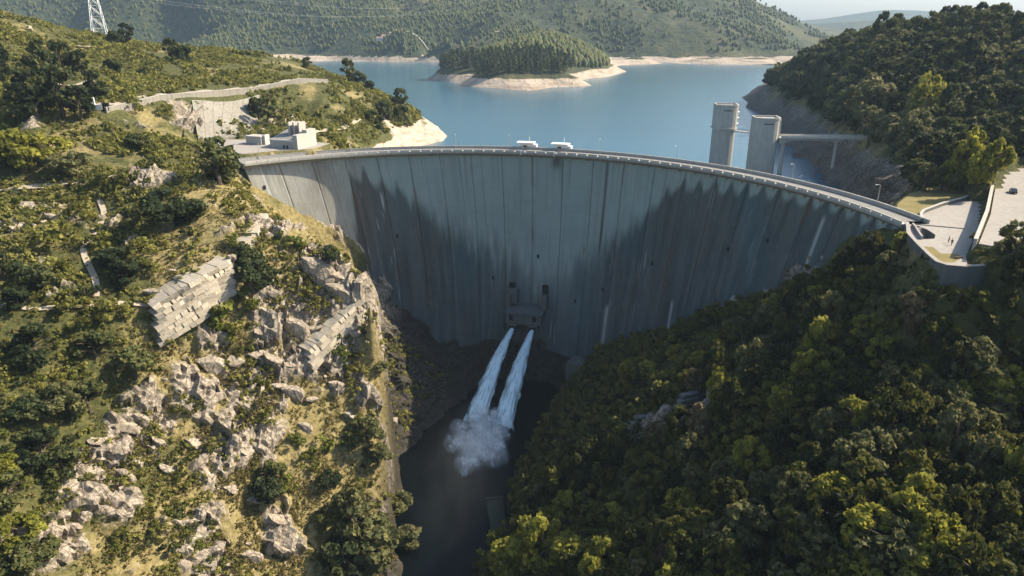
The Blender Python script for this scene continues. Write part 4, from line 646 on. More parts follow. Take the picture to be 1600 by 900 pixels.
WORD = {'forest': 'dark green', 'olive': 'olive green', 'yellow': 'yellow green', 'brown': 'russet grey', 'dark': 'blackish green', 'hill': 'deep green', 'hillolive': 'greyish green'}
SHAPE = {'forest': ('rounded', 'spreading', 'upright', 'broad'), 'olive': ('rounded', 'spreading', 'upright'), 'yellow': ('rounded', 'spreading', 'upright'), 'brown': ('spreading', 'upright'), 'dark': ('bushy', 'rounded'), 'hill': ('rounded', 'spreading', 'slender'), 'hillolive': ('rounded',)}
_seen = {}
def said(text, alt):
    """the label, told apart by a landmark distance where it would repeat"""
    _seen[text] = _seen.get(text, 0) + 1
    return text if _seen[text] == 1 else alt
def note(o): REC.append((o, o['label'][:-len(zone(o.location.x, o.location.y))-1], zone(o.location.x, o.location.y), o.location.x, o.location.y))
def sizeword(r, q): return SIZES[int(np.searchsorted(q, r))]
taken = []; REC = []
rk = np.random.default_rng(5)
for nm, L in (('L', LEFT_TREES), ('H', HILL_TREES), ('R', RIGHT_KEY)):
    for x, y, r, t in L:
        r = max(r, .9)*(1.15 if (nm == 'R' and x > 112) else 1.); taken.append((x, y, r))
        w = sizeword(r, (2.2, 3.6, 5.2))
        if t in ('scrub', 'bright') or r < 1.9:
            k = t if t in SHRUB else 'dark'; me = SHRUB[k][int(rk.integers(len(SHRUB[k])))]
            z = float(ground(np.array([x]), np.array([y]))[0])
            o = put('shrub', me, None, (x, y, z-.1*r), (0, 0, rk.random()*6.28), (r/1.9,)*3)
            tag(o, '%s %s shrub %s' % (w, dict(scrub='olive brown', bright='fresh green', dark='dark green')[k], zone(x, y)), 'shrub', 'shrubs on the sunlit bank'); note(o)
        else:
            plant('hill' if (nm == 'H' and t == 'dark' and rk.random() < .5) else t, 'broadleaf_tree', x, y, r, w, 'tree', 'trees standing out on the two banks', rk, tall=.8 if nm == 'L' else 1.7 if (nm == 'R' and t == 'yellow' and x > 112) else 1.)
def poisson(rng, box, rad, n, ok):
    """dart throwing with a variable radius rad(x, y)"""
    X = rng.uniform(box[0], box[1], n); Y = rng.uniform(box[2], box[3], n); m = ok(X, Y); X, Y = X[m], Y[m]; Rr = rad(X, Y); cell = {}; out = []
    for x, y, r in zip(X, Y, Rr):
        i, j = int(x//8), int(y//8); good = True
        for a in (-1,0,1):
            for b in (-1,0,1):
                for (p, q, s) in cell.get((i+a, j+b), ()):
                    if (p-x)**2 + (q-y)**2 < ((r+s)*.5)**2*1.05: good = False; break
                if not good: break
            if not good: break
        if good: cell.setdefault((i, j), []).append((x, y, r)); out.append((x, y, r))
    return np.array(out)
def in_view(x, y, z, pad=60):
    Z = z-53; c, s = math.cos(math.radians(20.8)), math.sin(math.radians(20.8)); f = y*c - Z*s; u = y*s + Z*c
    return (f > 10)*(np.abs(1080*x/f) < 800+pad)*(np.abs(1080*u/f) < 450+pad), f
def clear_of(X, Y, gap):
    m = np.ones(X.shape, bool)
    for poly, g in ((PLAZA, gap), (UPPER_ROAD, gap), (PLATFORM, gap), (LAWN, gap*.3)): m &= in_poly(X, Y, poly) > g
    rr = np.hypot(X-DAM_C[0], Y-DAM_C[1]); aa = np.arctan2(X-DAM_C[0], Y-DAM_C[1])
    m &= ~((rr > DAM_R-4) & (rr < DAM_R+9) & (aa > AZ0-.05) & (aa < AZ1+.03))
    return m
def off_face(X, Y, Z, gap=3.):
    """in front of the dam's downstream face"""
    d = np.clip(-Z, 0, 110); s = .17*d + 5*np.sin(np.pi*d/100); r = DAM_R - .2*d
    return (np.hypot(X-DAM_C[0]-DAM_M[0]*s, Y-DAM_C[1]-DAM_M[1]*s) < r-gap) | (Y < np.where(X < 0, 262, 192))
def merge(name, templates, mat, P, S, rz, label, smooth=False, tilt=None):
    """many small plants joined into one mesh"""
    Vs, Fs, Ts = [], [], []; base = 0; r = np.random.default_rng(3)
    which = r.integers(len(templates), size=len(P))
    for k, (V, F, t) in enumerate(templates):
        idx = np.where(which == k)[0]
        if not len(idx): continue
        c, s = np.cos(rz[idx]), np.sin(rz[idx]); sc = S[idx]
        W = V[None]*sc[:,None,None] if sc.ndim == 1 else V[None]*sc[:,None,:]
        X = W[...,0]*c[:,None] - W[...,1]*s[:,None] + P[idx,0,None]; Y = W[...,0]*s[:,None] + W[...,1]*c[:,None] + P[idx,1,None]; Z = W[...,2] + P[idx,2,None]
        Vs.append(np.stack([X, Y, Z], -1).reshape(-1,3)); n = len(V)
        Fs.append((F[None] + (base + np.arange(len(idx))*n)[:,None,None]).reshape(-1, F.shape[1])); base += n*len(idx)
        Ts.append(np.clip(t[None] + (r.random(len(idx))[:,None]-.5)*.55, 0, 1).ravel())
    o = put(name, mesh(name, np.concatenate(Vs), np.concatenate(Fs), [mat], smooth, dict(tone=np.concatenate(Ts))))
    return tag(o, label, kind='stuff')
# --- the wooded slope of the shaded bank
def ok(X, Y):
    z = ground(X, Y, False); v, f = in_view(X, Y, z); m = v & clear_of(X, Y, 1.3) & (in_poly(X, Y, PLAZA) > 8) & (z > -101) & off_face(X, Y, z, 12)
    for x, y, r in taken: m &= np.hypot(X-x, Y-y) > r*.75
    bare = fbm(X/16, Y/16, 111, 3)
    edge = 12 - (Y-150)*.06 - 26
    return m & (X > -22 + np.clip((Y-150)*.25, -6, 40)) & ~((bare > .12) & (X > 25) & (X < 90) & (Y > 145) & (Y < 235)) & (in_poly(X, Y, [(112,190),(130,200),(165,240),(200,270),(260,300),(260,900),(0,900),(0,320),(60,300),(100,250)]) > 0)
taken += [(50,170,10),(62,174,6),(103,228,7),(107,221,5)]
rad = lambda X, Y: np.clip(2.55 + 1.5*fbm(X/22, Y/22, 121, 3) + 1.3*_hash(np.floor(X*9), np.floor(Y*9), 4) + .9*sstep(150, 100, Y) - .8*sstep(195, 225, Y), 1.5, 5.2)
W = poisson(RNG, (-30, 175, 80, 292), rad, 14000, ok)
zW = ground(W[:,0], W[:,1]); _, fW = in_view(W[:,0], W[:,1], zW); order = np.argsort(-(W[:,2]/fW))
NKEEP = 185
for i in order[:NKEEP]:
    x, y, r = W[i]; t = ('forest', 'forest', 'forest', 'olive', 'yellow', 'forest', 'olive', 'forest', 'brown', 'forest')[int(RNG.integers(10))]
    plant(t, 'broadleaf_tree', x, y, r*1.12, sizeword(r, (2.6, 3.4, 4.3)), 'tree', 'trees covering the shaded wooded slope', RNG, zW[i]-.6, 1.05+.55*RNG.random()**2)
rest = order[NKEEP:]
def template(seed, n, size, **k):
    C, Q = crown_shape(seed, **k); return leaf_cloud(C, Q, n, size, seed+1)
TW = [template(171+i, 150, .30, R=1.15, H=2.1, nc=10, low=.1) for i in range(4)]
print('slope trees', len(W))
merge('woodland', TW, M['leaf_forest'], np.column_stack([W[rest,0], W[rest,1], zW[rest]-.3]), W[rest,2], RNG.uniform(0, 6.28, len(rest)), 'smaller trees filling the shaded wooded slope')
TS = [template(181+i, 34, .30, R=1., H=1.25, nc=6, low=.05) for i in range(6)]
X = RNG.uniform(-20, 180, 9000); Y = RNG.uniform(85, 292, 9000); z = ground(X, Y); m = in_view(X, Y, z)[0] & clear_of(X, Y, .8) & (z > -102) & off_face(X, Y, z, 7.5) & (X > -14) & (in_poly(X, Y, [(112,190),(130,200),(165,240),(200,270),(260,300),(260,900),(0,900),(0,320),(60,300),(100,250)]) > 0)
merge('undergrowth', TS, M['leaf_forest'], np.column_stack([X, Y, z-.15])[m], RNG.uniform(.7, 1.8, m.sum()), RNG.uniform(0, 6.28, m.sum()), 'low bushes between the trees of the shaded slope')
# --- the hill upstream
def ok(X, Y):
    z = ground(X, Y, False); m = in_view(X, Y, z, 30)[0] & (z > -1 + 3*fbm(X/20, Y/20, 131, 2)) & clear_of(X, Y, 6)
    for x, y, r in taken: m &= np.hypot(X-x, Y-y) > r*.8
    return m & (X > 118) & ((Y > 232) | (X > 195)) & ~((np.hypot((X-172)/26, (Y-352)/9) < 1)) & (in_poly(X, Y, LAWN) > 3)
W = poisson(RNG, (118, 420, 200, 820), lambda X, Y: np.clip(5.0 + 1.8*fbm(X/30, Y/30, 141, 3) + 2.2*(_hash(np.floor(X*9), np.floor(Y*9), 6)-.3), 3.0, 8.), 9000, ok)
zW = ground(W[:,0], W[:,1]); fW = in_view(W[:,0], W[:,1], zW)[1]; order = np.argsort(-(W[:,2]/fW)); print('hill trees', len(W))
for i in order[:235]:
    x, y, r = W[i]; t = 'hillolive' if RNG.random() < .25 else 'hill'
    plant(t, 'evergreen_tree', x, y, r*1.05, sizeword(r, (3.6, 4.6, 5.6)), 'tree', 'trees covering the hill beyond the intake towers', RNG, zW[i]-.5)
rest = order[235:]
TH = [template(191+i, 110, .34, R=1.1, H=2.5, nc=10, low=.1) for i in range(4)]
if len(rest): merge('hill_forest', TH, M['leaf_dark'], np.column_stack([W[rest,0], W[rest,1], zW[rest]-.5]), W[rest,2], RNG.uniform(0, 6.28, len(rest)), 'far trees at the end of the wooded hill')
X = RNG.uniform(118, 420, 5000); Y = RNG.uniform(205, 820, 5000); z = ground(X, Y); m = in_view(X, Y, z)[0] & (z > -2) & clear_of(X, Y, 3) & ((Y > 232) | (X > 200))
merge('hill_undergrowth', TS, M['leaf_dark'], np.column_stack([X, Y, z-.2])[m], RNG.uniform(1.5, 3.2, m.sum()), RNG.uniform(0, 6.28, m.sum()), 'bushes under the trees of the hill')
# --- scrub of the sunlit bank
def density(X, Y):
    return .5 + .75*fbm(X/13, Y/13, 151, 4) + .25*np.exp(-(((X+118)/26)**2 + ((Y-160)/45)**2)) - .22*np.exp(-(((X+72)/26)**2 + ((Y-170)/30)**2))
def ok(X, Y):
    z = ground(X, Y, False); m = in_view(X, Y, z)[0] & clear_of(X, Y, 1.5) & (z > -99) & off_face(X, Y, z, 2)
    for x, y, r in taken: m &= np.hypot(X-x, Y-y) > r*.7
    return m & (density(X, Y) > .36 + .25*_hash(np.floor(X*7), np.floor(Y*7), 9))
W = poisson(RNG, (-215, -30, 90, 285), lambda X, Y: np.clip(1.45 + .9*fbm(X/12, Y/12, 161, 3) + .9*(_hash(np.floor(X*9), np.floor(Y*9), 7)-.4), .8, 3.0), 26000, ok)
zW = ground(W[:,0], W[:,1]); fW = in_view(W[:,0], W[:,1], zW)[1]; order = np.argsort(-(W[:,2]/fW)); print('scrub', len(W))
for i in order[:225]:
    x, y, r = W[i]; k = ('scrub','scrub','scrub','dark','dark','bright')[int(RNG.integers(6))]; me = SHRUB[k][int(RNG.integers(len(SHRUB[k])))]
    o = put('shrub', me, None, (x, y, zW[i]-.15*r), (0, 0, RNG.random()*6.28), (r/1.85, r/1.85, r/1.85*(.75+.4*RNG.random())))
    tag(o, '%s %s shrub %s' % (sizeword(r, (1.7, 2.1, 2.6)), dict(scrub='olive brown', bright='fresh green', dark='dark green')[k], zone(x, y)), 'shrub', 'shrubs on the sunlit bank'); note(o)
rest = order[225:]
TL = [template(201+i, 60, .27, R=1., H=1.2, nc=8, low=.05) for i in range(6)]
merge('scrub', TL, M['leaf_scrub'], np.column_stack([W[rest,0], W[rest,1], zW[rest]-.15]), W[rest,2]*1.05, RNG.uniform(0, 6.28, len(rest)), 'small scrub bushes over the sunlit bank')
TG = [template(211+i, 10, .36, R=1., H=.8, nc=4, low=.02) for i in range(6)]
X = np.concatenate([RNG.uniform(-215, -30, 22000), RNG.normal(-72, 20, 22000)]); Y = np.concatenate([RNG.uniform(90, 285, 22000), RNG.normal(165, 24, 22000)]); z = ground(X, Y); m = in_view(X, Y, z)[0] & clear_of(X, Y, .5) & (z > -102) & off_face(X, Y, z, 1.) & (fbm(X/7, Y/7, 171, 3) + .25*RNG.normal(size=44000) > -.08)
merge('dry_grass', TG, M['leaf_straw'], np.column_stack([X, Y, z-.05])[m], RNG.uniform(.35, .95, m.sum()), RNG.uniform(0, 6.28, m.sum()), 'tufts of dry grass and heather on the sunlit bank')
X = RNG.uniform(-420, -62, 26000); Y = RNG.uniform(275, 660, 26000); z = ground(X, Y)
road_d = in_poly(X, Y, [(-178,306),(-112,415),(-104,408),(-170,300)])
m = in_view(X, Y, z)[0] & clear_of(X, Y, 2) & (road_d > 2) & (z > -9) & (fbm(X/26, Y/26, 181, 4) + .13*RNG.normal(size=26000) > -.13)
merge('hill_scrub', [template(241+i, 26, .42, R=1., H=1.2, nc=8, low=.05) for i in range(6)], M['leaf_scrub'], np.column_stack([X, Y, z-.3])[m], RNG.uniform(.8, 1.6, m.sum())*(1.3+1.1*np.clip(fbm(X[m]/18, Y[m]/18, 183, 3), -.3, 1)), RNG.uniform(0, 6.28, m.sum()), 'scrub carpeting the hill above the abutment')
# --- pines on the peninsula
def pine(seed, n=90, H=15., R=3.):
    r = np.random.default_rng(seed); t = r.random(n)**.8; an = r.random(n)*6.28; rr = R*(1-t)**.8*(.5+.6*r.random(n))+.2
    C = np.stack([rr*np.cos(an), rr*np.sin(an), H*(.12+.88*t)], 1)
    V, F, tone = leaf_cloud(C, np.full(n, .8), n*2, 1.0, seed, .6)
    return V, F, tone
PINES = [mesh('pine_crown', *[(V, F) for V, F, t in [pine(s)]][0], [M['leaf_pine']], False, dict(tone=pine(s)[2])) for s in (221, 222, 223)]
def okp(X, Y):
    z = far_ground(X, Y); return (z > -6 + 4*fbm(X/40, Y/40, 191, 2)) & (X > -190) & (X < 260)
W = poisson(RNG, (-190, 260, 880, 1439), lambda X, Y: np.full(X.shape, 6.2), 26000, okp); zW = far_ground(W[:,0], W[:,1]); o_ = np.argsort(W[:,1]); print('pines', len(W))
pst = trunk_mb(225, 15, 2, 1).mesh('trunk', M['bark'])
for i in o_[:285]:
    x, y, r = W[i]; s = .75 + .5*RNG.random()
    e = empty('pine_tree', (x, y, zW[i]), RNG.random()*6.28); e.scale = (s*1.15, s*1.15, s)
    put('crown', PINES[int(RNG.integers(3))], e); put('trunk', pst, e)
    tag(e, 'slim green pine %s' % ('at the front edge of the tongue' if y < 985 else 'in the middle of the wooded tongue' if y < 1080 else 'at the back of the wooded tongue'), 'tree', 'pines on the wooded tongue of land')
def far_cone(seed):
    r = np.random.default_rng(seed); n = 7; a = np.arange(n)/n*6.283
    V = [(0,0,1)] + [(math.cos(t)*(.32+.1*r.random()), math.sin(t)*(.32+.1*r.random()), .35+.15*r.random()) for t in a] + [(math.cos(t)*.25, math.sin(t)*.25, -.1) for t in a]
    F = [(0, 1+i, 1+(i+1) % n, 0) for i in range(n)]
    F = [(0, 1+i, 1+(i+1) % n) for i in range(n)] + [(1+i, 1+n+i, 1+n+(i+1) % n) for i in range(n)] + [(1+i, 1+n+(i+1) % n, 1+(i+1) % n) for i in range(n)]
    return np.array(V), np.array(F), np.full(len(V), .30) + r.random(len(V))*.25
far_t = [far_cone(s) for s in range(5)]
rest = o_[285:]
if len(rest): merge('pine_wood', far_t, M['leaf_pine'], np.column_stack([W[rest,0], W[rest,1], zW[rest]]), RNG.uniform(8, 15, len(rest)), RNG.uniform(0, 6.28, len(rest)), 'pines further back on the wooded tongue of land')
X = RNG.uniform(-1300, 1200, 36000); Y = RNG.uniform(1460, 2400, 36000); z = far_ground(X, Y)
m = in_view(X, Y, z, 20)[0] & (z > 0 + 6*fbm(X/60, Y/60, 193, 2)) & (fbm(X/120, Y/150, 197, 4) + .22*RNG.normal(size=36000) + .25*sstep(50, -300, X) > .06)
merge('far_forest', far_t, M['leaf_pine'], np.column_stack([X, Y, z])[m], RNG.uniform(4, 11, m.sum()), RNG.uniform(0, 6.28, m.sum()), 'far trees dotted over the hillside across the reservoir'); print('far', m.sum())
# --- loose rocks of the spur
def boulder(seed, cuts=20):
    import bmesh
    r = np.random.default_rng(seed); bm = bmesh.new(); bmesh.ops.create_icosphere(bm, subdivisions=3, radius=1.)
    for v in bm.verts: v.co *= 1 + .12*float(fbm(np.array([v.co.x*1.5+seed]), np.array([v.co.y*1.5+v.co.z*2]), seed, 2)[0])
    for i in range(cuts):
        n = Vector(r.normal(size=3)).normalized(); d = .42 + .34*r.random()
        for v in bm.verts:
            e = v.co.dot(n) - d
            if e > 0: v.co -= n*e
    me = bpy.data.meshes.new('rock'); bm.to_mesh(me); bm.free(); me.materials.append(M['rock']); return me
BOULDERS = [boulder(s) for s in (231,232,233,234,235,236)]
rb = np.random.default_rng(77)
W = poisson(rb, (-165, -34, 100, 300), lambda X, Y: np.full(X.shape, 3.6), 9000, lambda X, Y: (lambda z: in_view(X, Y, z)[0] & (z > -100) & off_face(X, Y, z, 3) & clear_of(X, Y, 3) & (np.min([np.hypot(X-a, Y-b)/r for a, b, r in ROCK_SPOTS], 0) < 1.25))(ground(X, Y, False)))
zW = ground(W[:,0], W[:,1]); print('rocks', len(W))
KEY_ROCKS = [(-61.5,211.8,7.1),(-54.5,210.6,5.9),(-66.6,199.1,5.2),(-72.6,190.5,4.7),(-58.9,197.6,4.9),(-87.6,182.9,5.3),(-86.0,188.3,3.1),(-49.9,204.7,3.7),(-54.8,193.9,3.2),(-78.2,177.5,3.0),(-72.9,172.2,3.4),(-104.2,155.3,4.0),(-105.6,147.9,2.9),(-99.7,150.7,3.0),(-104.1,138.5,2.2),(-92.4,156.9,2.8),(-82.8,164.9,2.9),(-77.8,171.2,3.0),(-66.0,161.7,4.8),(-62.9,158.3,4.4),(-70.6,151.8,3.5),(-80.9,145.0,3.7),(-87.0,176.4,3.0),(-100.1,163.1,2.8),(-104.8,128.4,2.4),(-156.2,222.1,3.4),(-145.9,215.2,2.9),(-134.3,248.1,4.2),(-126.3,245.7,3.7),(-129.5,230.5,3.0),(-61.2,290.4,4.1),(-62.5,182.3,2.7),(-51.5,190.2,2.8),(-46.2,196.2,2.5),(-89.1,164.8,2.8),(-95.7,160.9,2.8),(-78.8,161.2,2.5),(-71.1,181.0,3.1),(-66.7,187.0,3.1)]

for x, y, r in KEY_ROCKS:
    z = float(ground(np.array([x]), np.array([y]))[0])
    o = put('rock', BOULDERS[int(rb.integers(6))], None, (x, y, z-.25*r), (.35*(rb.random()-.5), .75+.3*(rb.random()-.5), .75+.5*(rb.random()-.5)), (r*1.5, r*.9, r*.75))
    tag(o, '%s tilted granite slab %s' % (sizeword(r, (2.2, 3.2, 4.3)), zone(x, y)), 'rock', 'rocks breaking out of the sunlit bank'); note(o)
for i in range(min(len(W), 85)):
    x, y, _ = W[i]; r = 1.0 + 2.8*rb.random()**2.2
    o = put('rock', BOULDERS[int(rb.integers(6))], None, (x, y, zW[i]-.1*r), (.5*(rb.random()-.5), .45+.3*(rb.random()-.5), .9+.7*(rb.random()-.5)), (r*(1.1+.9*rb.random()), r*(.7+.4*rb.random()), r*(.55+.4*rb.random())))
    tag(o, '%s %s granite rock %s' % (sizeword(r, (1.2, 1.9, 2.7)), ('pale', 'grey', 'beige')[int(rb.integers(3))], zone(x, y)), 'rock', 'rocks breaking out of the sunlit bank'); note(o)

def tell_apart():
    """look-alikes that share a label are told apart by what stands next to them"""
    used = {}
    for q in REC: used.setdefault(q[0]['label'], []).append(q)
    P = np.array([(q[3], q[4]) for q in REC]); names = set(used)
    for lab, qs in used.items():
        for o, head, zn, x, y in qs[1:] if len(qs) > 1 else []:
            for k in np.argsort(np.hypot(P[:,0]-x, P[:,1]-y))[1:9]:
                other = REC[k][1]; art = 'an' if other[0] in 'aeiou' else 'a'
                new = '%s beside %s %s %s' % (head, art, other, zn)
                if new not in names and len(new.split()) <= 16 and other != head: o['label'] = new; names.add(new); break
tell_apart()

# ---------------------------------------------------------------- built things
def gz(x, y, detail=True): return float(ground(np.array([float(x)]), np.array([float(y)]), detail)[0])
def thing(name, label, cat, loc, rz=0, group=None): return tag(empty(name, loc, rz), label, cat, group)
def draped(name, P, w, mat, label, lift=.12, step=2.0, kind='structure'):
    """road or path laid on the ground along a polyline"""
    P = [np.array(p, float) for p in P]; C = []
    for a, b in zip(P, P[1:]):
        n = max(1, int(np.linalg.norm(b-a)/step)); C += [a+(b-a)*k/n for k in range(n)]
    C.append(P[-1]); C = np.array(C); k = np.ones(5)/5
    if len(C) > 8: C[2:-2] = np.stack([np.convolve(C[:,i], k, 'valid') for i in (0, 1)], 1)
    T = np.gradient(C, axis=0); T /= np.linalg.norm(T, axis=1)[:,None]; Nn = np.stack([-T[:,1], T[:,0]], 1)
    off = np.linspace(-.5, .5, 5)*w; V = []
    for c, n in zip(C, Nn):
        q = c[None] + off[:,None]*n[None]; z = ground(q[:,0], q[:,1]); z = .6*z.mean() + .4*z
        V += [(q[i,0], q[i,1], z[i] + lift + .25) for i in range(5)]
    o = put(name, mesh(name, np.array(V), grid_faces(5, len(C)), [mat], True))
    return tag(o, label, kind=kind)
# --- plaza, lawn and upper road
def slab(name, poly, z0, z1, mat, label, hole=None):
    o = poly if not hole else poly + [poly[0]] + [hole[0]] + hole[::-1]
    n = len(poly); V = [(x, y, z1) for x, y in o]; F = [tuple(range(len(o)))]
    b = len(V); V += [(x, y, z1) for x, y in poly] + [(x, y, z0) for x, y in poly]
    F += [(b+i, b+n+i, b+n+(i+1) % n, b+(i+1) % n) for i in range(n)]
    return tag(put(name, mesh(name, V, F, [mat])), label, kind='structure')
slab('plaza', PLAZA, -.8, .03, M['paving'], 'pale paved plaza at the end of the dam', PIT)
slab('lawn', LAWN, -.6, .06, M['lawn'], 'dry lawn between plaza and trees')
slab('upper_road', UPPER_ROAD, 2.6, 3.58, M['paving'], 'pale upper road above the plaza')
def verge(name, poly, z, mat, label): tag(put(name, mesh(name, [(x, y, z) for x, y in poly], [tuple(range(len(poly)))], [mat])), label, kind='structure')
verge('grass_verge', [(103.2,158.2),(104.4,165),(105.6,169.6),(107.6,169),(106.6,163.6),(110.6,163.4),(109.8,160.2),(105.4,156.4),(103.4,156.6)], .042, M['lawn'], 'dry grass verge at the lower corner of the plaza')
def wall_along(name, P, z0, z1, w, mat, label, cat, coping=None, parent=None):
    root = None
    if parent is None: root = thing(name, label, cat, (P[0][0], P[0][1], 0))
    P = [Vector((*p, 0)) for p in P]; L, R = [], []
    for i, p in enumerate(P):
        t = (P[min(i+1, len(P)-1)] - P[max(i-1, 0)]).normalized(); n = Vector((-t.y, t.x, 0)); L.append(p+n*w/2); R.append(p-n*w/2)
    def ring(a, b, za, zb):
        k = len(a); za = za if hasattr(za, '__len__') else [za]*k; zb = zb if hasattr(zb, '__len__') else [zb]*k
        V = [(p.x, p.y, za[i]) for i, p in enumerate(a)] + [(p.x, p.y, za[i]) for i, p in enumerate(b)] + [(p.x, p.y, zb[i]) for i, p in enumerate(a)] + [(p.x, p.y, zb[i]) for i, p in enumerate(b)]
        F = []
        for i in range(k-1):
            F += [(i, i+1, 2*k+i+1, 2*k+i), (k+i+1, k+i, 3*k+i, 3*k+i+1), (2*k+i, 2*k+i+1, 3*k+i+1, 3*k+i)]
        F += [(0, 2*k, 3*k, k), (k-1, 2*k-1, 4*k-1, 3*k-1)]
        return V, F
    r = root or parent; inv = Matrix.Translation(-Vector(r.location))
    o = put('wall_body', mesh('wall_body', *ring(L, R, z0, z1), [mat]), r); o.matrix_parent_inverse = inv
    if coping:
        c = [(a+b)/2 for a, b in zip(L, R)]; L2 = [m+(a-m)*1.25 for a, m in zip(L, c)]; R2 = [m+(b-m)*1.25 for b, m in zip(R, c)]
        zc = z1 if not hasattr(z1, '__len__') else z1
        o = put('coping', mesh('coping', *ring(L2, R2, (np.array(zc)+.003) if hasattr(zc, '__len__') else zc+.003, (np.array(zc)+.2) if hasattr(zc, '__len__') else zc+.2), [coping]), r); o.matrix_parent_inverse = inv
    return r
wall_along('plaza_wall', [(112.1,190.2),(110.0,185.5),(106.6,179),(103.8,169),(101.6,160),(100.6,155),(101.5,152.6),(105,151.6),(110,152.3)], [-15,-18,-19,-20,-20,-20,-18,-14,-8], .75, .8, M['dark_conc'], 'tall curved dark concrete wall holding up the plaza edge', 'wall', M['paving'])
wall_along('road_wall', [(112.4,160.8),(133.2,188.8),(154.2,219),(169.5,242)], -.4, 4.5, .7, M['concrete'], 'straight grey wall between plaza and upper road', 'wall', M['concrete'])
wall_along('lawn_wall', [(118.2,193.2),(121,199),(124.2,203.2),(135.2,212.2),(145,218.6),(150,222.5),(152.6,226.5),(153.4,232),(153,240)], -.4, .95, .6, M['dark_conc'], 'low curved kerb wall around the dry lawn', 'wall', M['concrete'])
t = thing('stairwell', 'dark sunken stairwell cut into the plaza beside the dam end', 'stairwell', (112.5, 182, 0))
n = len(PIT); V = [(x-112.5, y-182, .04) for x, y in PIT] + [(x-112.5, y-182, -4.) for x, y in PIT]
put('side_wall', mesh('side_wall', V, [(i, (i+1) % n, n+(i+1) % n, n+i) for i in range(n)], [M['dark_conc']]), t)
put('pit_floor', mesh('pit_floor', [(x-112.5, y-182, -3.9) for x, y in PIT], [tuple(range(n))], [M['dark_conc']]), t)
wall_along('', [(108.4,175.6),(110.3,181.1),(111.7,184.6),(113.0,188.7)], .05, 1.0, .5, M['paving'], '', '', None, t)
m = MB()
for i in range(8): m.box((2.1-.35*i*.3, 5.2-.55*i, -.3-.45*i), (.9, .28, .22), .2)
m.build('steps', M['concrete'], t)
t = thing('drain_kerb', 'thin dark kerb line crossing the plaza paving', 'kerb', (120.4, 188, .03), math.atan2(185.7-190.3, 126.1-114.8))
MB().box((0,0,.1), (6.1,.16,.1)).build('kerb_stone', M['dark_conc'], t); MB().box((0,.3,.02), (6.1,.14,.02)).build('drain_grate', M['steel'], t)
t = thing('bench', 'small dark bench at the lower edge of the plaza', 'bench', (108.6, 159.6, .03), .3)
MB().box((0,0,.45), (1.1,.25,.05)).build('seat', M['bark'], t)
for sx in (-.8, .8): MB().box((sx,0,.2), (.08,.22,.2)).build('leg', M['dark_conc'], t)
# --- people
def person(loc, rz, label, top, legs, stride=.12):
    V = [(0,0,.94),(0,0,1.15),(0,.01,1.40),(0,.01,1.52),(0,.0,1.62),(0,-.01,1.72),
         (.10,0,.90),(.11,-stride,.50),(.11,-stride*1.2+.03,.08),(.11,-stride*1.2-.10,.03),(-.10,0,.90),(-.11,stride,.50),(-.11,stride*1.3,.08),(-.11,stride*1.3-.12,.03),
         (.19,.01,1.40),(.25,.05,1.13),(.24,-.04,.90),(.24,-.07,.80),(-.19,.01,1.40),(-.25,-.02,1.13),(-.24,-.10,.92),(-.24,-.13,.82)]
    E = [(0,1),(1,2),(2,3),(3,4),(4,5),(0,6),(6,7),(7,8),(8,9),(0,10),(10,11),(11,12),(12,13),(2,14),(14,15),(15,16),(16,17),(2,18),(18,19),(19,20),(20,21)]
    Rr = [.15,.145,.16,.06,.10,.075,.10,.07,.05,.045,.10,.07,.05,.045,.065,.05,.04,.045,.065,.05,.04,.045]
    me = bpy.data.meshes.new('person'); me.from_pydata(V, E, []); o = put('person', me, None, loc, (0,0,rz))
    md = o.modifiers.new('skin', 'SKIN'); me.skin_vertices.new() if not me.skin_vertices else None
    for i, s in enumerate(me.skin_vertices[0].data): s.radius = (Rr[i], Rr[i]*.8 if i in (0,1,2) else Rr[i]); s.use_root = (i == 0)
    o.modifiers.new('sub', 'SUBSURF').levels = 1; o.modifiers['sub'].render_levels = 1
    bpy.context.view_layer.update(); dg = bpy.context.evaluated_depsgraph_get(); m2 = bpy.data.meshes.new_from_object(o.evaluated_get(dg)); o.modifiers.clear(); o.data = m2
    m2.materials.clear()
    for m in (legs, top, M['skin']): m2.materials.append(m)
    for p in m2.polygons:
        z = p.center.z; p.material_index = 2 if z > 1.47 or (abs(p.center.x) > .2 and z < .88) else 1 if z > .92 else 0
    put('hair', MB().tube([(0,.03,1.66),(0,.02,1.75),(0,.01,1.80)], [.10,.105,.05], 8).mesh('hair', M['hair'], True), o)
    return tag(o, label, 'person', 'two people on the plaza')
person((113.7,172.6,.03), .6, 'person in a dark jacket standing on the far side of the other', M['cloth_dark'], M['cloth_grey'], .05)
person((113.2,170.4,.03), -.9, 'person in dark clothes mid stride on the near side of the pair', M['cloth_dark'], M['cloth_dark'], .2)
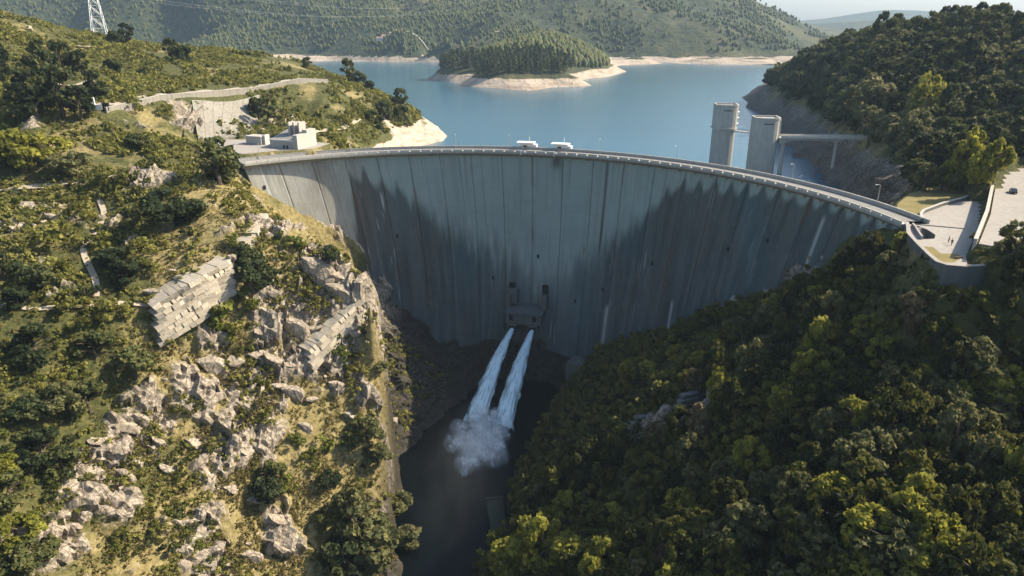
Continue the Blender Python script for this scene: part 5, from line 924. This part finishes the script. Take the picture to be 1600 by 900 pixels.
# --- car on the upper road
def car(loc, rz):
    t = thing('parked_car', 'dark saloon car standing on the pale upper road', 'car', loc, rz)
    prof = [(-2.1,.35),(-2.15,.75),(-1.9,.95),(-1.3,1.0),(-.75,1.42),(.55,1.45),(1.15,1.0),(2.0,.88),(2.15,.6),(2.1,.35)]
    V = [(x, y*(.86 if z > 1.2 else 1.), z) for y in (-.86, .86) for x, z in prof]; k = len(prof)
    F = [tuple(range(k)), tuple(range(k, 2*k))[::-1]] + [(i, k+i, k+(i+1) % k, (i+1) % k) for i in range(k)]
    put('body', mesh('body', V, F, [M['car_paint']]), t)
    for y in (-.8, .8): MB().prism([(-1.0, y), (.95, y), (.95, y*1.06), (-1.0, y*1.06)], 1.03, 1.33).build('side_window', M['glass'], t)
    MB().box((.9,0,1.24), (.05,.66,.2), 0, 1., -.0).build('windscreen', M['glass'], t)
    for x in (-1.35, 1.35):
        for y in (-.82, .82):
            w = MB().tube([(x, y-.1, .33), (x, y+.1, .33)], .33, 14).build('wheel', M['rubber'], t); MB().tube([(x, y*1.03-.1, .33), (x, y*1.03+.1, .33)], .19, 10).build('rim', M['steel'], w)
    for y in (-.6, .6): MB().box((2.13, y, .68), (.04,.16,.09)).build('headlight', M['roof_white'], t)
car((158,214.5,3.6), math.radians(62))
# --- lamps along the crest
M['lamp_glow'] = plain('lamp glass', (.7,.7,.68), .3, 0, .03)
def lamp(p, rz, label, h=6.5):
    t = thing('street_lamp', label, 'street lamp', p, rz, 'lamps along the crest road')
    MB().tube([(0,0,0),(0,0,h*.6),(0,0,h)], [.14,.10,.07], 8).build('pole', M['steel'], t); MB().tube([(0,0,h-.05),(0,-.5,h+.2),(0,-1.3,h+.25)], [.06,.05,.05], 6).build('arm', M['steel'], t)
    MB().box((0,-1.5,h+.22), (.14,.38,.07)).build('lamp_head', M['lamp_glow'], t)
LAMPS = ['next to the abutment tree', 'above the stained wall near the gatehouse', 'over the bare shoulder of the lake', 'just before the first hoist hut', 'after the second hoist hut', 'in front of the open lake', 'in front of the intake towers', 'before the bend by the plaza']
for i, dg in enumerate((-36, -20, -1, 9, 26, 40, 61, 76)): lamp(tuple(crest(math.radians(dg), 5.3, .03)), -math.radians(dg), 'slim grey lamp post on the crest '+LAMPS[i])
# --- hoist huts on the crest
def hut(dg, which):
    a = math.radians(dg); t = thing('hoist_hut', which, 'hut', tuple(crest(a, 7.4, .04)), -a, 'hoist huts on the crest')
    MB().box((-.4,0,1.0), (3.0,1.3,1.9)).build('wall', M['white_wall'], t); MB().box((-.9,-1.33,.95), (.8,.06,.85)).build('door', M['black'], t)
    MB().box((-.6,-.5,3.05), (4.0,2.2,.22)).build('roof', M['roof_white'], t); MB().box((3.55,0,.7), (.9,1.2,1.6)).build('side_cabinet', M['roof_white'], t)
    MB().box((0,0,-1.6), (4.2,1.5,.8)).build('bracket', M['crest'], t)
    MB().tube([(.8,.4,3.2),(.8,.4,6.3)], .07, 6).build('mast', M['steel'], t); MB().box((.8,.4,4.6), (.1,.1,.8)).build('mast_box', M['leaf_yellow'] if False else M['roof_white'], t)
    b = thing('pipe_bracket', 'white angled pipe bracket on the parapet below the %s hoist hut' % ('first' if dg < 15 else 'second'), 'bracket', tuple(crest(a-.012, -2.6, .6)), -a, 'pipe brackets on the parapet')
    MB().box((-.6,0,.3), (1.3,.18,.16)).build('arm', M['roof_white'], b); MB().box((.55,0,-.8), (.16,.17,.95)).build('stem', M['roof_white'], b)
hut(12.2, 'white flat roofed hoist hut with a tall mast, close to mid crest'); hut(18.6, 'white flat roofed hoist hut with a short side cabinet, nearer the plaza')
# --- intake towers and bridge
def plan(w, d, n=10):
    """rounded front, flat back"""
    P = [(w*math.cos(t)*1.0, -d*.35 - d*.65*max(0, -math.sin(t))**.8) for t in np.linspace(0, -math.pi, n)]
    return [(w, d), *[(x, y) for x, y in P], (-w, d)][::-1]
def tower(loc, rz, label, w, d, top, second):
    t = thing('intake_tower', label, 'tower', loc, rz, 'intake towers in the lake')
    P = plan(w, d); b = -28
    sc = lambda k: [(x*k, y*k) for x, y in P]
    if second:
        MB().prism(sc(.94), b, .2).build('lower_shaft', M['tower'], t); MB().prism(sc(1.08), .203, 1.1).build('collar', M['concrete'], t); MB().prism(P, 1.103, top).build('upper_shaft', M['tower'], t)
        for k, z in enumerate((3.2, 6.3, 9.4)): MB().box((w+.55, .5, z), (.55, 2.6, .12)).build('balcony', M['white_wall'], t)
        MB().box((w+.9, 1.8, 6.5), (.12, .12, 6.4)).build('stair_post', M['white_wall'], t)
    else:
        MB().prism(P, b, top).build('shaft', M['tower'], t)
        MB().prism([(w+.9, -2), (w+.02, -2), (w+.02, 2.4), (w+.9, 2.4)], -2.8, top-.4).build('side_rib', M['concrete'], t)
    rim = MB(); n = len(P)
    Q, R = sc(1.03), sc(.90); rim.v += [(x, y, z) for z in (top+.003, top+.8) for x, y in Q] + [(x, y, z) for z in (top+.003, top+.8) for x, y in R]
    for i in range(n):
        j = (i+1) % n; rim.f += [(i, j, n+j, n+i), (2*n+j, 2*n+i, 3*n+i, 3*n+j), (n+i, n+j, 3*n+j, 3*n+i)]
    rim.build('parapet_rim', M['concrete'], t)
    MB().box((0, -d*.985, top-2.2), (w*.36, .12, .22)).build('vent_slot', M['black'], t)
    return t
tower((132,366,0), -.10, 'plain concrete intake tower joined to the bridge', 6.3, 6.0, 8., False)
tower((116,384,0), -.10, 'taller concrete intake tower with a collar and side balconies', 5.9, 5.6, 12.6, True)
t = thing('link_walkway', 'thin pale walkway linking the two intake towers', 'footbridge', (124, 374.5, 0), math.atan2(-14, 12))
MB().box((0,0,-.3), (6.0,1.0,.3)).build('deck', M['concrete'], t)
for y in (-.95, .95): MB().tube([(-6,y,1.),(6,y,1.)], .06, 5).build('railing', M['steel'], t)
t = thing('access_bridge', 'narrow concrete bridge from the intake tower to the wooded bank', 'bridge', (138.2, 362, -1.2), -.07)
L = 53; P = [(0,-2.9),(2.2,-2.6),(4.5,-1.6),(8.,-1.15),(L,-1.15),(L,-.15),(0,-.15)]
V = [(x, y, z) for y in (-2.1, 2.1) for x, z in P]; k = len(P)
put('girder', mesh('girder', V, [tuple(range(k)), tuple(range(k, 2*k))[::-1]] + [(i, k+i, k+(i+1) % k, (i+1) % k) for i in range(k)], [M['tower']]), t)
MB().box((L/2,0,0), (L/2,3.1,.147)).build('deck', M['pale'], t)
for y in (-3.0, 3.0):
    MB().box((L/2,y,.75), (L/2-.05,.16,.60)).build('kerb_rail', M['pale'], t); m = MB(); m.tube([(0,y,1.2),(L,y,1.2)], .06, 5)
    for i in range(13): m.tube([(.3+i*L/12.3,y,.84),(.3+i*L/12.3,y,1.2)], .05, 5)
    m.build('handrail', M['steel'], t)
for x in (2.6, 29.4): m = MB(); m.tube([(x,0,-26),(x,0,-1.2)], [1.15,.9], 12).box((x,0,-1.55), (1.2,2.0,.38)); m.build('pier', M['tower'], t)
MB().box((L/2+6.5,-2.6,-.3), (.6,.3,1.3)).build('expansion_block', M['dark_conc'], t)
# --- gatehouse on the sunlit abutment
t = thing('spillway_gatehouse', 'concrete spillway gatehouse with tall gate piers beside the dam end', 'gatehouse', (-98.8, 314, 0), -.36)
MB().box((-.8,0,2.2), (6.2,6.6,3.4)).build('base_block', M['tower'], t); MB().box((-.8,-6.75,5.75), (6.4,.16,.25)).build('coping', M['white_wall'], t)
m = MB(); m.prism([(-7,-6.3),(5.2,-6.3),(5.2,6.4),(-7,6.4)], 5.603, [5.9,5.9,8.6,8.6]); m.build('gate_apron', M['road'], t)
MB().box((6.7,0,3.6), (1.25,6.9,4.6)).build('side_wall', M['concrete'], t); MB().box((6.7,3.6,8.9), (1.25,3.2,.7)).build('side_wall_cap', M['concrete'], t)
for i, x in enumerate((-.6, 1.7, 4.0)): MB().box((x,1.4+.5*i,9.2), (.36,2.3,3.6)).build('gate_pier', M['concrete'], t)
for x in (-2.6, -.9): MB().box((x+3,-6.68,2.6), (.45,.12,1.0)).build('window', M['glass'], t)
for i in range(5): MB().box((6.7,-6.95,.6+1.6*i), (1.26,.03,.05)).build('joint_band', M['tower'], t)
MB().box((5.25,2.2,6.6), (.2,1.4,.9)).build('gate_opening', M['black'], t)
t = thing('valve_hut', 'small flat roofed concrete hut on the platform near the gatehouse', 'hut', (-117, 321, 2), -.36)
MB().box((0,0,1.8), (4.2,2.6,1.8)).build('wall', M['tower'], t); MB().box((0,0,3.75), (4.5,2.9,.15)).build('roof', M['concrete'], t); MB().box((4.9,.2,2.2), (.65,1.6,2.2)).build('side_fin', M['pale'], t); MB().box((4.3,-1.,1.1), (.06,.5,1.0)).build('door', M['black'], t)
slab('abutment_platform', PLATFORM, 1.2, 2.12, M['paving'], 'pale concrete yard behind the dam end')
# --- road, walls and tracks on the sunlit hill
ROADP = [(-174.6,304.8),(-166.7,337.4),(-154.7,367.7),(-141.5,396.4),(-123.8,421.2),(-113,441.1)]
draped('hill_road', [(x-4, y+1.5) for x, y in ROADP], 6.5, M['track'], 'pale road cut across the hill above the dam', .4)
zt = [gz(x, y)+2.2 for x, y in ROADP]; wall_along('hill_road_wall', ROADP, [z-7 for z in zt], zt, .8, M['shotcrete'], 'long low retaining wall along the hill road', 'wall', M['concrete'])
t = thing('gate_post', 'white slab gate post with a low wing wall where the hill road ends', 'gate post', (-179.2, 305, gz(-179.2, 305)-.6), .2)
MB().box((0,0,2.6), (.45,.5,2.8), 0, .8).build('post', M['roof_white'], t); MB().box((1.7,-.1,1.3), (1.4,.4,1.1)).build('wing_wall', M['roof_white'], t); MB().box((4.2,.6,1.3), (1.3,1.0,1.6)).build('dark_cabinet', M['black'], t)
def lining():
    Q = [(-146,325),(-127,341),(-138,392),(-155,345)]; V = []; n, k = 15, 12
    for j in range(k):
        for i in range(n):
            u, v = i/(n-1), j/(k-1); a = [Q[0][c]*(1-u)+Q[1][c]*u for c in (0,1)]; b = [Q[3][c]*(1-u)+Q[2][c]*u for c in (0,1)]; V.append((a[0]*(1-v)+b[0]*v, a[1]*(1-v)+b[1]*v))
    V = np.array(V); z = ground(V[:,0], V[:,1], False); return np.column_stack([V, z]), n, k
LV, n, k = lining(); t = thing('slope_lining', 'sprayed concrete lining on the cut slope under the hill road', 'slope lining', tuple(LV[0])); inv = Matrix.Translation(-Vector(LV[0]))
rl = np.random.default_rng(8)
for j in range(0, k-1):
    for i in range(0, n-1, 2):
        q = [LV[j*n+i], LV[j*n+i+2], LV[(j+1)*n+i+2], LV[(j+1)*n+i]]; c = sum(q)/4; q = [c+(p-c)*.97 for p in q]; h = .9+.25*rl.random()
        V = [(p[0], p[1], p[2]-.5) for p in q] + [(p[0], p[1], p[2]+h) for p in q]
        o = put('panel', mesh('panel', V, [(4,5,6,7)] + [(a, (a+1) % 4, 4+(a+1) % 4, 4+a) for a in range(4)], [M['shotcrete']]), t); o.matrix_parent_inverse = inv
draped('dirt_track', [(-240,331),(-224.7,341.2),(-208.4,343.9),(-201.5,365.3)], 4., M['track'], 'dusty track winding over the scrub hill')
draped('dirt_track', [(-277,421),(-283,431),(-290.6,441.5)], 6., M['track'], 'bare pale patch of track near the hilltop')
draped('dirt_track', [(-266,433),(-262.8,445.4),(-262,452)], 9., M['track'], 'bare pale clearing below the pylon')
draped('shore_track', [(-90.1,413.7),(-94.5,370.7),(-101,345),(-104,322)], 4., M['track'], 'grassy track from the gatehouse to the headland')
draped('dirt_terrace', [(-190,237),(-178.9,238.3),(-166.5,239.9),(-154.6,242.7),(-146,240.5)], 6.5, M['track'], 'pale dirt terrace under the bright trees')
draped('footpath', [(-144.1,235.7),(-133.2,220.3),(-130.6,208.9),(-130.3,200.8),(-125,192.1),(-119.8,188),(-117.7,182)], 1.7, M['track'], 'narrow stepped footpath winding down the spur')
draped('ledge_path', [(-136.7,170.8),(-128.1,172.7),(-120.6,177.1),(-112.8,182.1),(-105,185.5)], 1.8, M['track'], 'stony ledge path leading to the stone wall')
# --- stone ledge walls, every block a part
def stone(seed):
    r = np.random.default_rng(seed); V = [((x+(r.random()-.5)*.16), y+(r.random()-.5)*.12, z+(r.random()-.5)*.2) for z in (-.5,.5) for x, y in ((-.5,-.5),(.5,-.5),(.5,.5),(-.5,.5))]
    me = mesh('stone', V, [(0,3,2,1),(4,5,6,7)] + [(i,(i+1) % 4,4+(i+1) % 4,4+i) for i in range(4)], [M['ledge']])
    return me
t_ = NT('pale cut stone'); p_ = t_.pos(); c_ = t_.mix(t_.noise(p_, .5, 6, .6), (.36,.31,.235), (.56,.50,.40)); c_ = t_.mix(t_.ramp(t_.noise(p_, 2.2, 5, .65), [(.38, .5), (.58, 0.)]), c_, (.20,.165,.12))
c_ = t_.mix(t_.math('MULTIPLY', t_.new('ShaderNodeObjectInfo').outputs['Random'], .35), c_, (.30,.25,.17)); M['ledge'] = t_.done(c_, .9, t_.bump(t_.noise(p_, 3, 5), .5, .2))
STONES = [stone(s) for s in (1,2,3,4,5)]
def stone_wall(label, bottom, top, courses, seed, tread=.75):
    r = np.random.default_rng(seed); B = np.array(bottom, float); T = np.array(top, float); T[:,:2] = B[:,:2] + .55*(T[:,:2]-B[:,:2]); B[:,2] -= 1.6
    root = thing('stone_wall', label, 'wall', tuple(B[0]), 0, 'stone ledge walls of the spur'); o0 = Vector(B[0])
    def at(L, s):
        d = np.concatenate([[0], np.cumsum(np.linalg.norm(np.diff(L, axis=0), axis=1))]); s = s*d[-1]
        return np.array([np.interp(s, d, L[:,i]) for i in range(3)])
    for k in range(courses):
        f = (k+.5)/courses; s = r.random()*.05
        g = (k//2*2+1.)/courses; Lk = np.column_stack([(B*(1-g) + T*g)[:,:2], (B*(1-f) + T*f)[:,2]]); n = np.linalg.norm(np.diff(Lk, axis=0), axis=1).sum()
        while s < .985:
            w = min((1.3+2.6*r.random()**1.4)/n, 1-s); p = at(Lk, s+w/2); q = at(Lk, min(1, s+w/2+.02)) - at(Lk, s+w/2-.02); an = math.atan2(q[1], q[0]); h = (T[0][2]-B[0][2])/courses
            if True:
                o = put('stone', STONES[int(r.integers(5))], root, tuple(Vector(p) + Vector((math.sin(an)*(.2+.5*r.random()-.52*k), -math.cos(an)*(.2+.5*r.random()-.52*k), 0)) - o0), (0, math.atan2(-q[2], np.hypot(q[0], q[1])), an), (w*n*.95, 3.4+.9*k, h*(.84+.16*r.random())))
            s += w
stone_wall('big stepped wall of pale stone blocks on the sunlit spur', [(-101.2,178,-31),(-93.6,185.5,-27.4),(-84.8,196.6,-22.8)], [(-104,184.5,-21.4),(-95.6,192.8,-16.8),(-88.4,204,-13.4)], 8, 3)
stone_wall('upper stepped row of pale stone blocks toward the dam', [(-84.5,206,-18.5),(-82.5,213,-15.5),(-83.,226,-12.5)], [(-87.5,209,-11.4),(-84.8,216,-8.6),(-86,228,-6.2)], 4, 4)
stone_wall('diagonal ledge of pale stone blocks on the cliff side of the spur', [(-63.2,191.6,-46.4),(-56.8,200,-41),(-48.8,209,-35)], [(-65.2,194.8,-41),(-58.6,202.8,-35.8),(-50.2,211.4,-29.5)], 4, 6)
# --- small works at the river and on the shaded slope
t = thing('anchor_block', 'squared concrete block at the foot of the dam beside the water jets', 'block', (31, 281, gz(31, 281)), -.5)
MB().box((0,0,2.), (5.5,4.5,4.5), 0, .93).build('block', M['dark_conc'], t); MB().box((4.0,-4.35,4.2), (1.2,.4,1.6)).build('pale_panel', M['concrete'], t)
t = thing('river_wall', 'dark concrete landing wall at the river edge', 'wall', (-5.0, 190, -105), .12)
MB().box((0,0,1.2), (2.6,8.5,2.6)).build('wall_body', M['darkest'], t); MB().box((0,9.2,2.6), (3.1,.6,1.8)).build('end_wall', M['darkest'], t)
for i, (x, y, w, an, lab) in enumerate([(40.4,182.6,5.5,.35,'lower dark stone retaining ledge in the wooded slope'),(50.8,163,7.5,.42,'curved dark retaining wall lowest in the wooded slope'),(53,176,6.5,.38,'dark stone retaining ledge in the middle of the wooded slope'),(62.6,173.4,7.5,.36,'long dark stone ledge high in the wooded slope')]):
    t = thing('slope_ledge', lab, 'ledge', (x, y, gz(x, y)), an, 'dark ledges in the wooded slope')
    for k in range(3): MB().box((.8*k, .9*k, .3+1.0*k), (w-.7*k, .9, .5+.06*k)).build('step', M['dark_conc'], t)
# --- boat and buoys
t = thing('motor_boat', 'small white boat drawn up at the bare tongue of land', 'boat', (33, 958, WATER_Z+.1), .5)
m = MB(); m.prism([(-4,-1.3),(2,-1.4),(5,0),(2,1.4),(-4,1.3)], -.3, [1.0,1.1,1.5,1.1,1.0]); m.build('hull', M['hull'], t); MB().box((-1,0,1.9), (1.6,1.,.9)).build('cabin', M['hull'], t); MB().box((.62,0,2.1), (.05,.8,.4)).build('window', M['glass'], t)
for i, (x, y) in enumerate(((156.7,374.6-26),(159.0,352.5))):
    x, y = ((147.5, 351.5), (149.6, 354.4))[i]
    t = thing('buoy', 'white buoy floating under the bridge, %s' % ('nearer the tower' if i == 0 else 'nearer the bank'), 'buoy', (x, y, WATER_Z), 0, 'buoys under the bridge')
    MB().tube([(0,0,-.2),(0,0,.15),(0,0,.5),(0,0,.7)], [.35,.5,.42,.15], 10).build('float', M['hull'], t); MB().tube([(0,0,.68),(0,0,1.3)], .06, 6).build('pin', M['steel'], t)
# --- pylons and wires
def pylon_parts(H=50, w=4.8):
    leg = []; lv = [0, 9, 17, 24, 30, 35.5, 40, 44, H]
    r = lambda z: w*(1-z/H)**.9*.92 + .55
    for sx, sy in ((-1,-1),(1,-1),(1,1),(-1,1)): leg.append(MB().tube([(sx*r(z), sy*r(z), z) for z in lv], .24, 5).mesh('leg', M['pylon']))
    br = MB()
    for a, b in zip(lv, lv[1:]):
        for (x0, y0), (x1, y1) in (((-1,-1),(1,-1)),((1,-1),(1,1)),((1,1),(-1,1)),((-1,1),(-1,-1))):
            br.tube([(x0*r(a), y0*r(a), a), (x1*r(b), y1*r(b), b)], .13, 4, False); br.tube([(x1*r(a), y1*r(a), a), (x0*r(b), y0*r(b), b)], .13, 4, False); br.tube([(x0*r(b), y0*r(b), b), (x1*r(b), y1*r(b), b)], .11, 4, False)
    arms = []
    for z in (32, 38, 44):
        a = MB()
        for s in (-1, 1):
            for y in (-.9, .9): a.tube([(s*r(z), y, z), (s*8.5, 0, z+.6)], .13, 4); a.tube([(s*r(z+2.5), y*.7, z+2.5), (s*8.5, 0, z+.6)], .12, 4)
        arms.append(a.mesh('cross_arm', M['pylon']))
    return leg, br.mesh('bracing', M['pylon']), arms
LEG, BRACE, ARMS = pylon_parts()
PY = [((-291,520), .35, 1., 'tall steel lattice pylon standing on the scrub hilltop')]
for (x, y), rz, sc, lab in PY:
    t = thing('lattice_pylon', lab, 'pylon', (x, y, gz(x, y)-.3), rz, 'power line pylons'); t.scale = (sc,)*3
    for m in LEG: put('leg', m, t)
    put('bracing', BRACE, t)
    for m in ARMS: put('cross_arm', m, t)
def wire(a, b, sag, label):
    P = [(a[0]+(b[0]-a[0])*k/40, a[1]+(b[1]-a[1])*k/40, a[2]+(b[2]-a[2])*k/40 - sag*4*(k/40)*(1-k/40)) for k in range(41)]
    tag(MB().tube(P, .032, 4).build('power_line', M['wire']), label, 'power line', 'power lines over the lake')
z0 = gz(-291, 520); ca, sa = math.cos(.35), math.sin(.35); k = 0
for z, w in ((32, 'lower'), (44, 'topmost')):
    for s, side in ((-1, 'lake'), (1, 'near')):
        wire((-291+s*8.5*ca, 520+s*8.5*sa, z0+z), (-20+s*12, 1720, float(far_ground(np.array([-20.]), np.array([1720.]))[0])+30+z*.6), 34, '%s wire on the %s side of the pylon reaching over the lake' % (w, side))
# --- houses and road on the far hillside
def far_pt(px_over_y, Y): x = px_over_y*Y; return x, Y, float(far_ground(np.array([x]), np.array([float(Y)]))[0])
M['roof_tile'] = plain('clay roof', (.30,.17,.11), .9)
for i, (k, Y, w) in enumerate(((-.180,1640,7),(-.172,1646,9),(-.163,1644,6),(-.156,1650,8),(-.149,1648,7))):
    x, y, z = far_pt(k, Y)
    t = thing('house', ('white house with a clay roof, %s in the far row across the lake' % ('first', 'second', 'third', 'fourth', 'last')[i]), 'house', (x, y, z), .2*i, 'houses across the lake')
    MB().box((0,0,1.6), (w,4.5,3.2)).build('wall', M['white_wall'], t); m = MB(); m.prism([(-w-.5,-5),(w+.5,-5),(w+.5,0),(-w-.5,0)], 4.803, [4.85,4.85,7,7]); m.prism([(-w-.5,.003),(w+.5,.003),(w+.5,5),(-w-.5,5)], 4.803, [7,7,4.85,4.85]); m.build('roof', M['roof_tile'], t)
    for q in (-.5, .1, .6): MB().box((w*q,-4.52,2.2), (.8,.06,.9)).build('window', M['glass'], t)
def far_road(L, w, label):
    V = []
    for a, b in zip(L, L[1:]):
        for q in range(16): V.append((a[0]+(b[0]-a[0])*q/16, a[1]+(b[1]-a[1])*q/16))
    V.append(L[-1]); V = np.array(V); z = far_ground(V[:,0], V[:,1]) + 1.5
    tag(MB().strip([(x, y-w, h) for (x, y), h in zip(V, z)], [(x, y+w, h+1.5) for (x, y), h in zip(V, z)]).build('far_road', M['road']), label, kind='structure')
far_road([(-.145*1640,1640),(-.10*1615,1615),(-.05*1600,1600),(-.015*1600,1600)], 4., 'thin grey road above the far shore')
M['drop'] = plain('water drops', (.86,.93,.96), .5, 0, .04); M['drop'].node_tree.nodes['Principled BSDF'].inputs['Alpha'].default_value = .55
# --- the two water jets and their spray
def water_white():
    t = NT('falling water'); uv = t.attr('along'); ar = t.attr('around'); p = t.obj()
    cx = t.new('ShaderNodeCombineXYZ'); t.link(t.math('MULTIPLY', ar, 9.), cx.inputs[0]); t.link(t.math('MULTIPLY', uv, 3.5), cx.inputs[1]); t.link(t.math('MULTIPLY', uv, .7), cx.inputs[2])
    n = t.noise(cx.outputs[0], 2.2, 6, .65)
    lw = t.new('ShaderNodeLayerWeight'); lw.inputs[0].default_value = .35
    a = t.math('ADD', t.math('MULTIPLY', n, 1.5), t.math('MULTIPLY', uv, -.28)); a = t.math('SUBTRACT', a, t.math('MULTIPLY', lw.outputs['Facing'], .75))
    al = t.ramp(a, [(.12, .0), (.45, .96)])
    return t.done(t.mix(n, (.40,.66,.76), (.80,.94,.99)), .55, None, Alpha=al)
M['jet'] = water_white()
def jet(az_k, end, label, seed):
    a = oa + az_k*.045; s0 = np.array(dloc(a, 86, 12.9)); s0[2] = -81.6; e = np.array(end, float)
    t = thing('water_jet', label, 'water jet', tuple(s0), 0, 'water jets from the outlets')
    n, k = 46, 28
    for layer, (rk_, of) in enumerate(((1., 0), (.72, .8), (.42, 1.7))):
        V, al, ar = [], [], []
        for i in range(n):
            u = i/(n-1); p = s0 + (e-s0)*u; p[2] = s0[2] + (e[2]-s0[2])*(.5*u + .5*u*u)
            rr = (1.1 + 4.0*u**.9)*rk_; dr = (e-s0)/np.linalg.norm(e-s0); sx = np.array([-dr[1], dr[0], 0])/np.hypot(dr[0], dr[1]); up = np.cross(sx, dr)*-1
            for j in range(k+1):
                w = j/k*6.28318; f = 1 + .11*float(vnoise(np.array([w*2+seed]), np.array([u*14+of]), seed)[0])*min(1, u*3) if j < k else None
                if f is None: f = keep
                if j == 0: keep = f
                V.append(p - s0 + (sx*math.cos(w) + up*math.sin(w)*.8)*rr*f); al.append(u); ar.append(abs(j/k*2-1))
        put('water_sheet', mesh('water_sheet', np.array(V), grid_faces(k+1, n), [M['jet']], True, dict(along=al, around=ar)), t)
    # loose drops torn off the jet
    r = np.random.default_rng(seed); C = []
    for i in range(420):
        u = r.random()**.6; p = s0 + (e-s0)*u; p[2] = s0[2] + (e[2]-s0[2])*(.5*u + .5*u*u); C.append(p - s0 + r.normal(size=3)*(.5+1.7*u)*.75)
    V, F, tn = leaf_cloud(np.array(C), np.full(len(C), .25), 700, .16, seed)
    o = put('drops', mesh('drops', V, F, [M['drop']], False), t); o['kind'] = 'stuff'
def spray_mat():
    t = NT('spray cloud'); p = t.pos(); n = t.noise(p, .45, 5, .65); lw = t.new('ShaderNodeLayerWeight'); lw.inputs[0].default_value = .5
    a = t.math('SUBTRACT', 1., lw.outputs['Facing']); a = t.math('POWER', a, 1.6); a = t.math('MULTIPLY', a, t.ramp(n, [(.32, .03), (.70, .46)]))
    return t.done((.86,.94,.97), .6, None, Alpha=a)
M['spray'] = spray_mat()
def spray_mesh():
    import bmesh
    r = np.random.default_rng(31); bm = bmesh.new(); bmesh.ops.create_icosphere(bm, subdivisions=2, radius=1.); ico = bpy.data.meshes.new('tmp'); bm.to_mesh(ico); bm.free()
    v = np.array([q.co for q in ico.vertices]); f = np.array([q.vertices for q in ico.polygons]); V, F = [], []; bpy.data.meshes.remove(ico)
    a = np.array([-14.5, 254, -104.2]); b = np.array([-5.5, 252, -104.2]); e = np.array([-15.0, 230, -104.6])
    for i in range(150):
        t = r.random()**1.25; c = (a if r.random() < .5 else b)*(1-t) + e*t; k = np.clip(r.normal(size=3), -1.7, 1.7)
        c = c + np.array([k[0]*(1.5+4.2*t), k[1]*(2+2.5*t), abs(k[2])*(3.6*(1-t)**.8+.3)]); s = (1.3+1.7*r.random())*(1+.9*t)
        w = v*(1+.28*vnoise(v[:,0]*1.7+i, v[:,1]*1.7+v[:,2]*1.3, i)[:,None])*s*np.array([1, 1.15, .8]); F.append(f + len(v)*len(F)); V.append(w + c)
    return mesh('spray', np.concatenate(V), np.concatenate(F), [M['spray']], True)
tag(put('spray', spray_mesh()), 'white spray bursting where the jets strike the river', kind='stuff')
jet(-1, (-16.5, 251, -104.5), 'bluish white water jet on the cliff side, shooting from the dam foot', 5)
jet(1, (-4.5, 248, -104.5), 'bluish white water jet on the wooded side, shooting from the dam foot', 9)

# ---------------------------------------------------------------- spray and haze
def volume(name, col, dens, aniso=.2, noisy=None):
    m = bpy.data.materials.new(name); m.use_nodes = True; t = m.node_tree; t.nodes.remove(t.nodes['Principled BSDF'])
    v = t.nodes.new('ShaderNodeVolumePrincipled'); v.inputs['Color'].default_value = (*col, 1); v.inputs['Anisotropy'].default_value = aniso; v.inputs['Density'].default_value = dens
    t.links.new(v.outputs[0], t.nodes['Material Output'].inputs['Volume'])
    if noisy:
        tc = t.nodes.new('ShaderNodeTexCoord'); ln = t.nodes.new('ShaderNodeVectorMath'); ln.operation = 'LENGTH'; t.links.new(tc.outputs['Object'], ln.inputs[0])
        ns = t.nodes.new('ShaderNodeTexNoise'); ns.inputs['Scale'].default_value = noisy; ns.inputs['Detail'].default_value = 5; t.links.new(tc.outputs['Object'], ns.inputs['Vector'])
        def mt(op, a, b):
            n = t.nodes.new('ShaderNodeMath'); n.operation = op; n.use_clamp = op == 'MULTIPLY'
            for i, x in enumerate((a, b)):
                if hasattr(x, 'links'): t.links.new(x, n.inputs[i])
                else: n.inputs[i].default_value = x
            return n.outputs[0]
        fall = mt('POWER', mt('MULTIPLY', mt('SUBTRACT', 1., ln.outputs['Value']), 1.), 1.3)
        k = mt('MULTIPLY', mt('SUBTRACT', ns.outputs['Fac'], .36), 3.2)
        d = t.nodes.new('ShaderNodeMath'); d.operation = 'MULTIPLY'; t.links.new(mt('MULTIPLY', fall, k), d.inputs[0]); d.inputs[1].default_value = dens; t.links.new(d.outputs[0], v.inputs['Density'])
    return m
import bmesh
def puff(name, loc, rad, dens, seed, label, rz=0):
    bm = bmesh.new(); bmesh.ops.create_icosphere(bm, subdivisions=3, radius=1.); me = bpy.data.meshes.new(name); bm.to_mesh(me); bm.free()
    me.materials.append(volume(name, (.90,.97,1.), dens, .1, 2.3)); o = put(name, me, None, loc, (0,0,rz), rad); tag(o, label, kind='stuff'); return o
puff('spray_mist', (-14, 234, -99), (17, 28, 10), .03, 2, 'thin mist drifting off the splash')
puff('gorge_mist', (-18, 208, -95), (22, 56, 15), .004, 4, 'faint mist hanging along the gorge floor')
bx = MB(); bx.box((1900, 4600, 147.5), (6900, 5000, 287.5))
hz = put('haze', bx.mesh('haze', volume('haze air', (.60,.79,1.), .00006, .1)))
tag(hz, 'thin bluish air over the whole valley', kind='stuff')
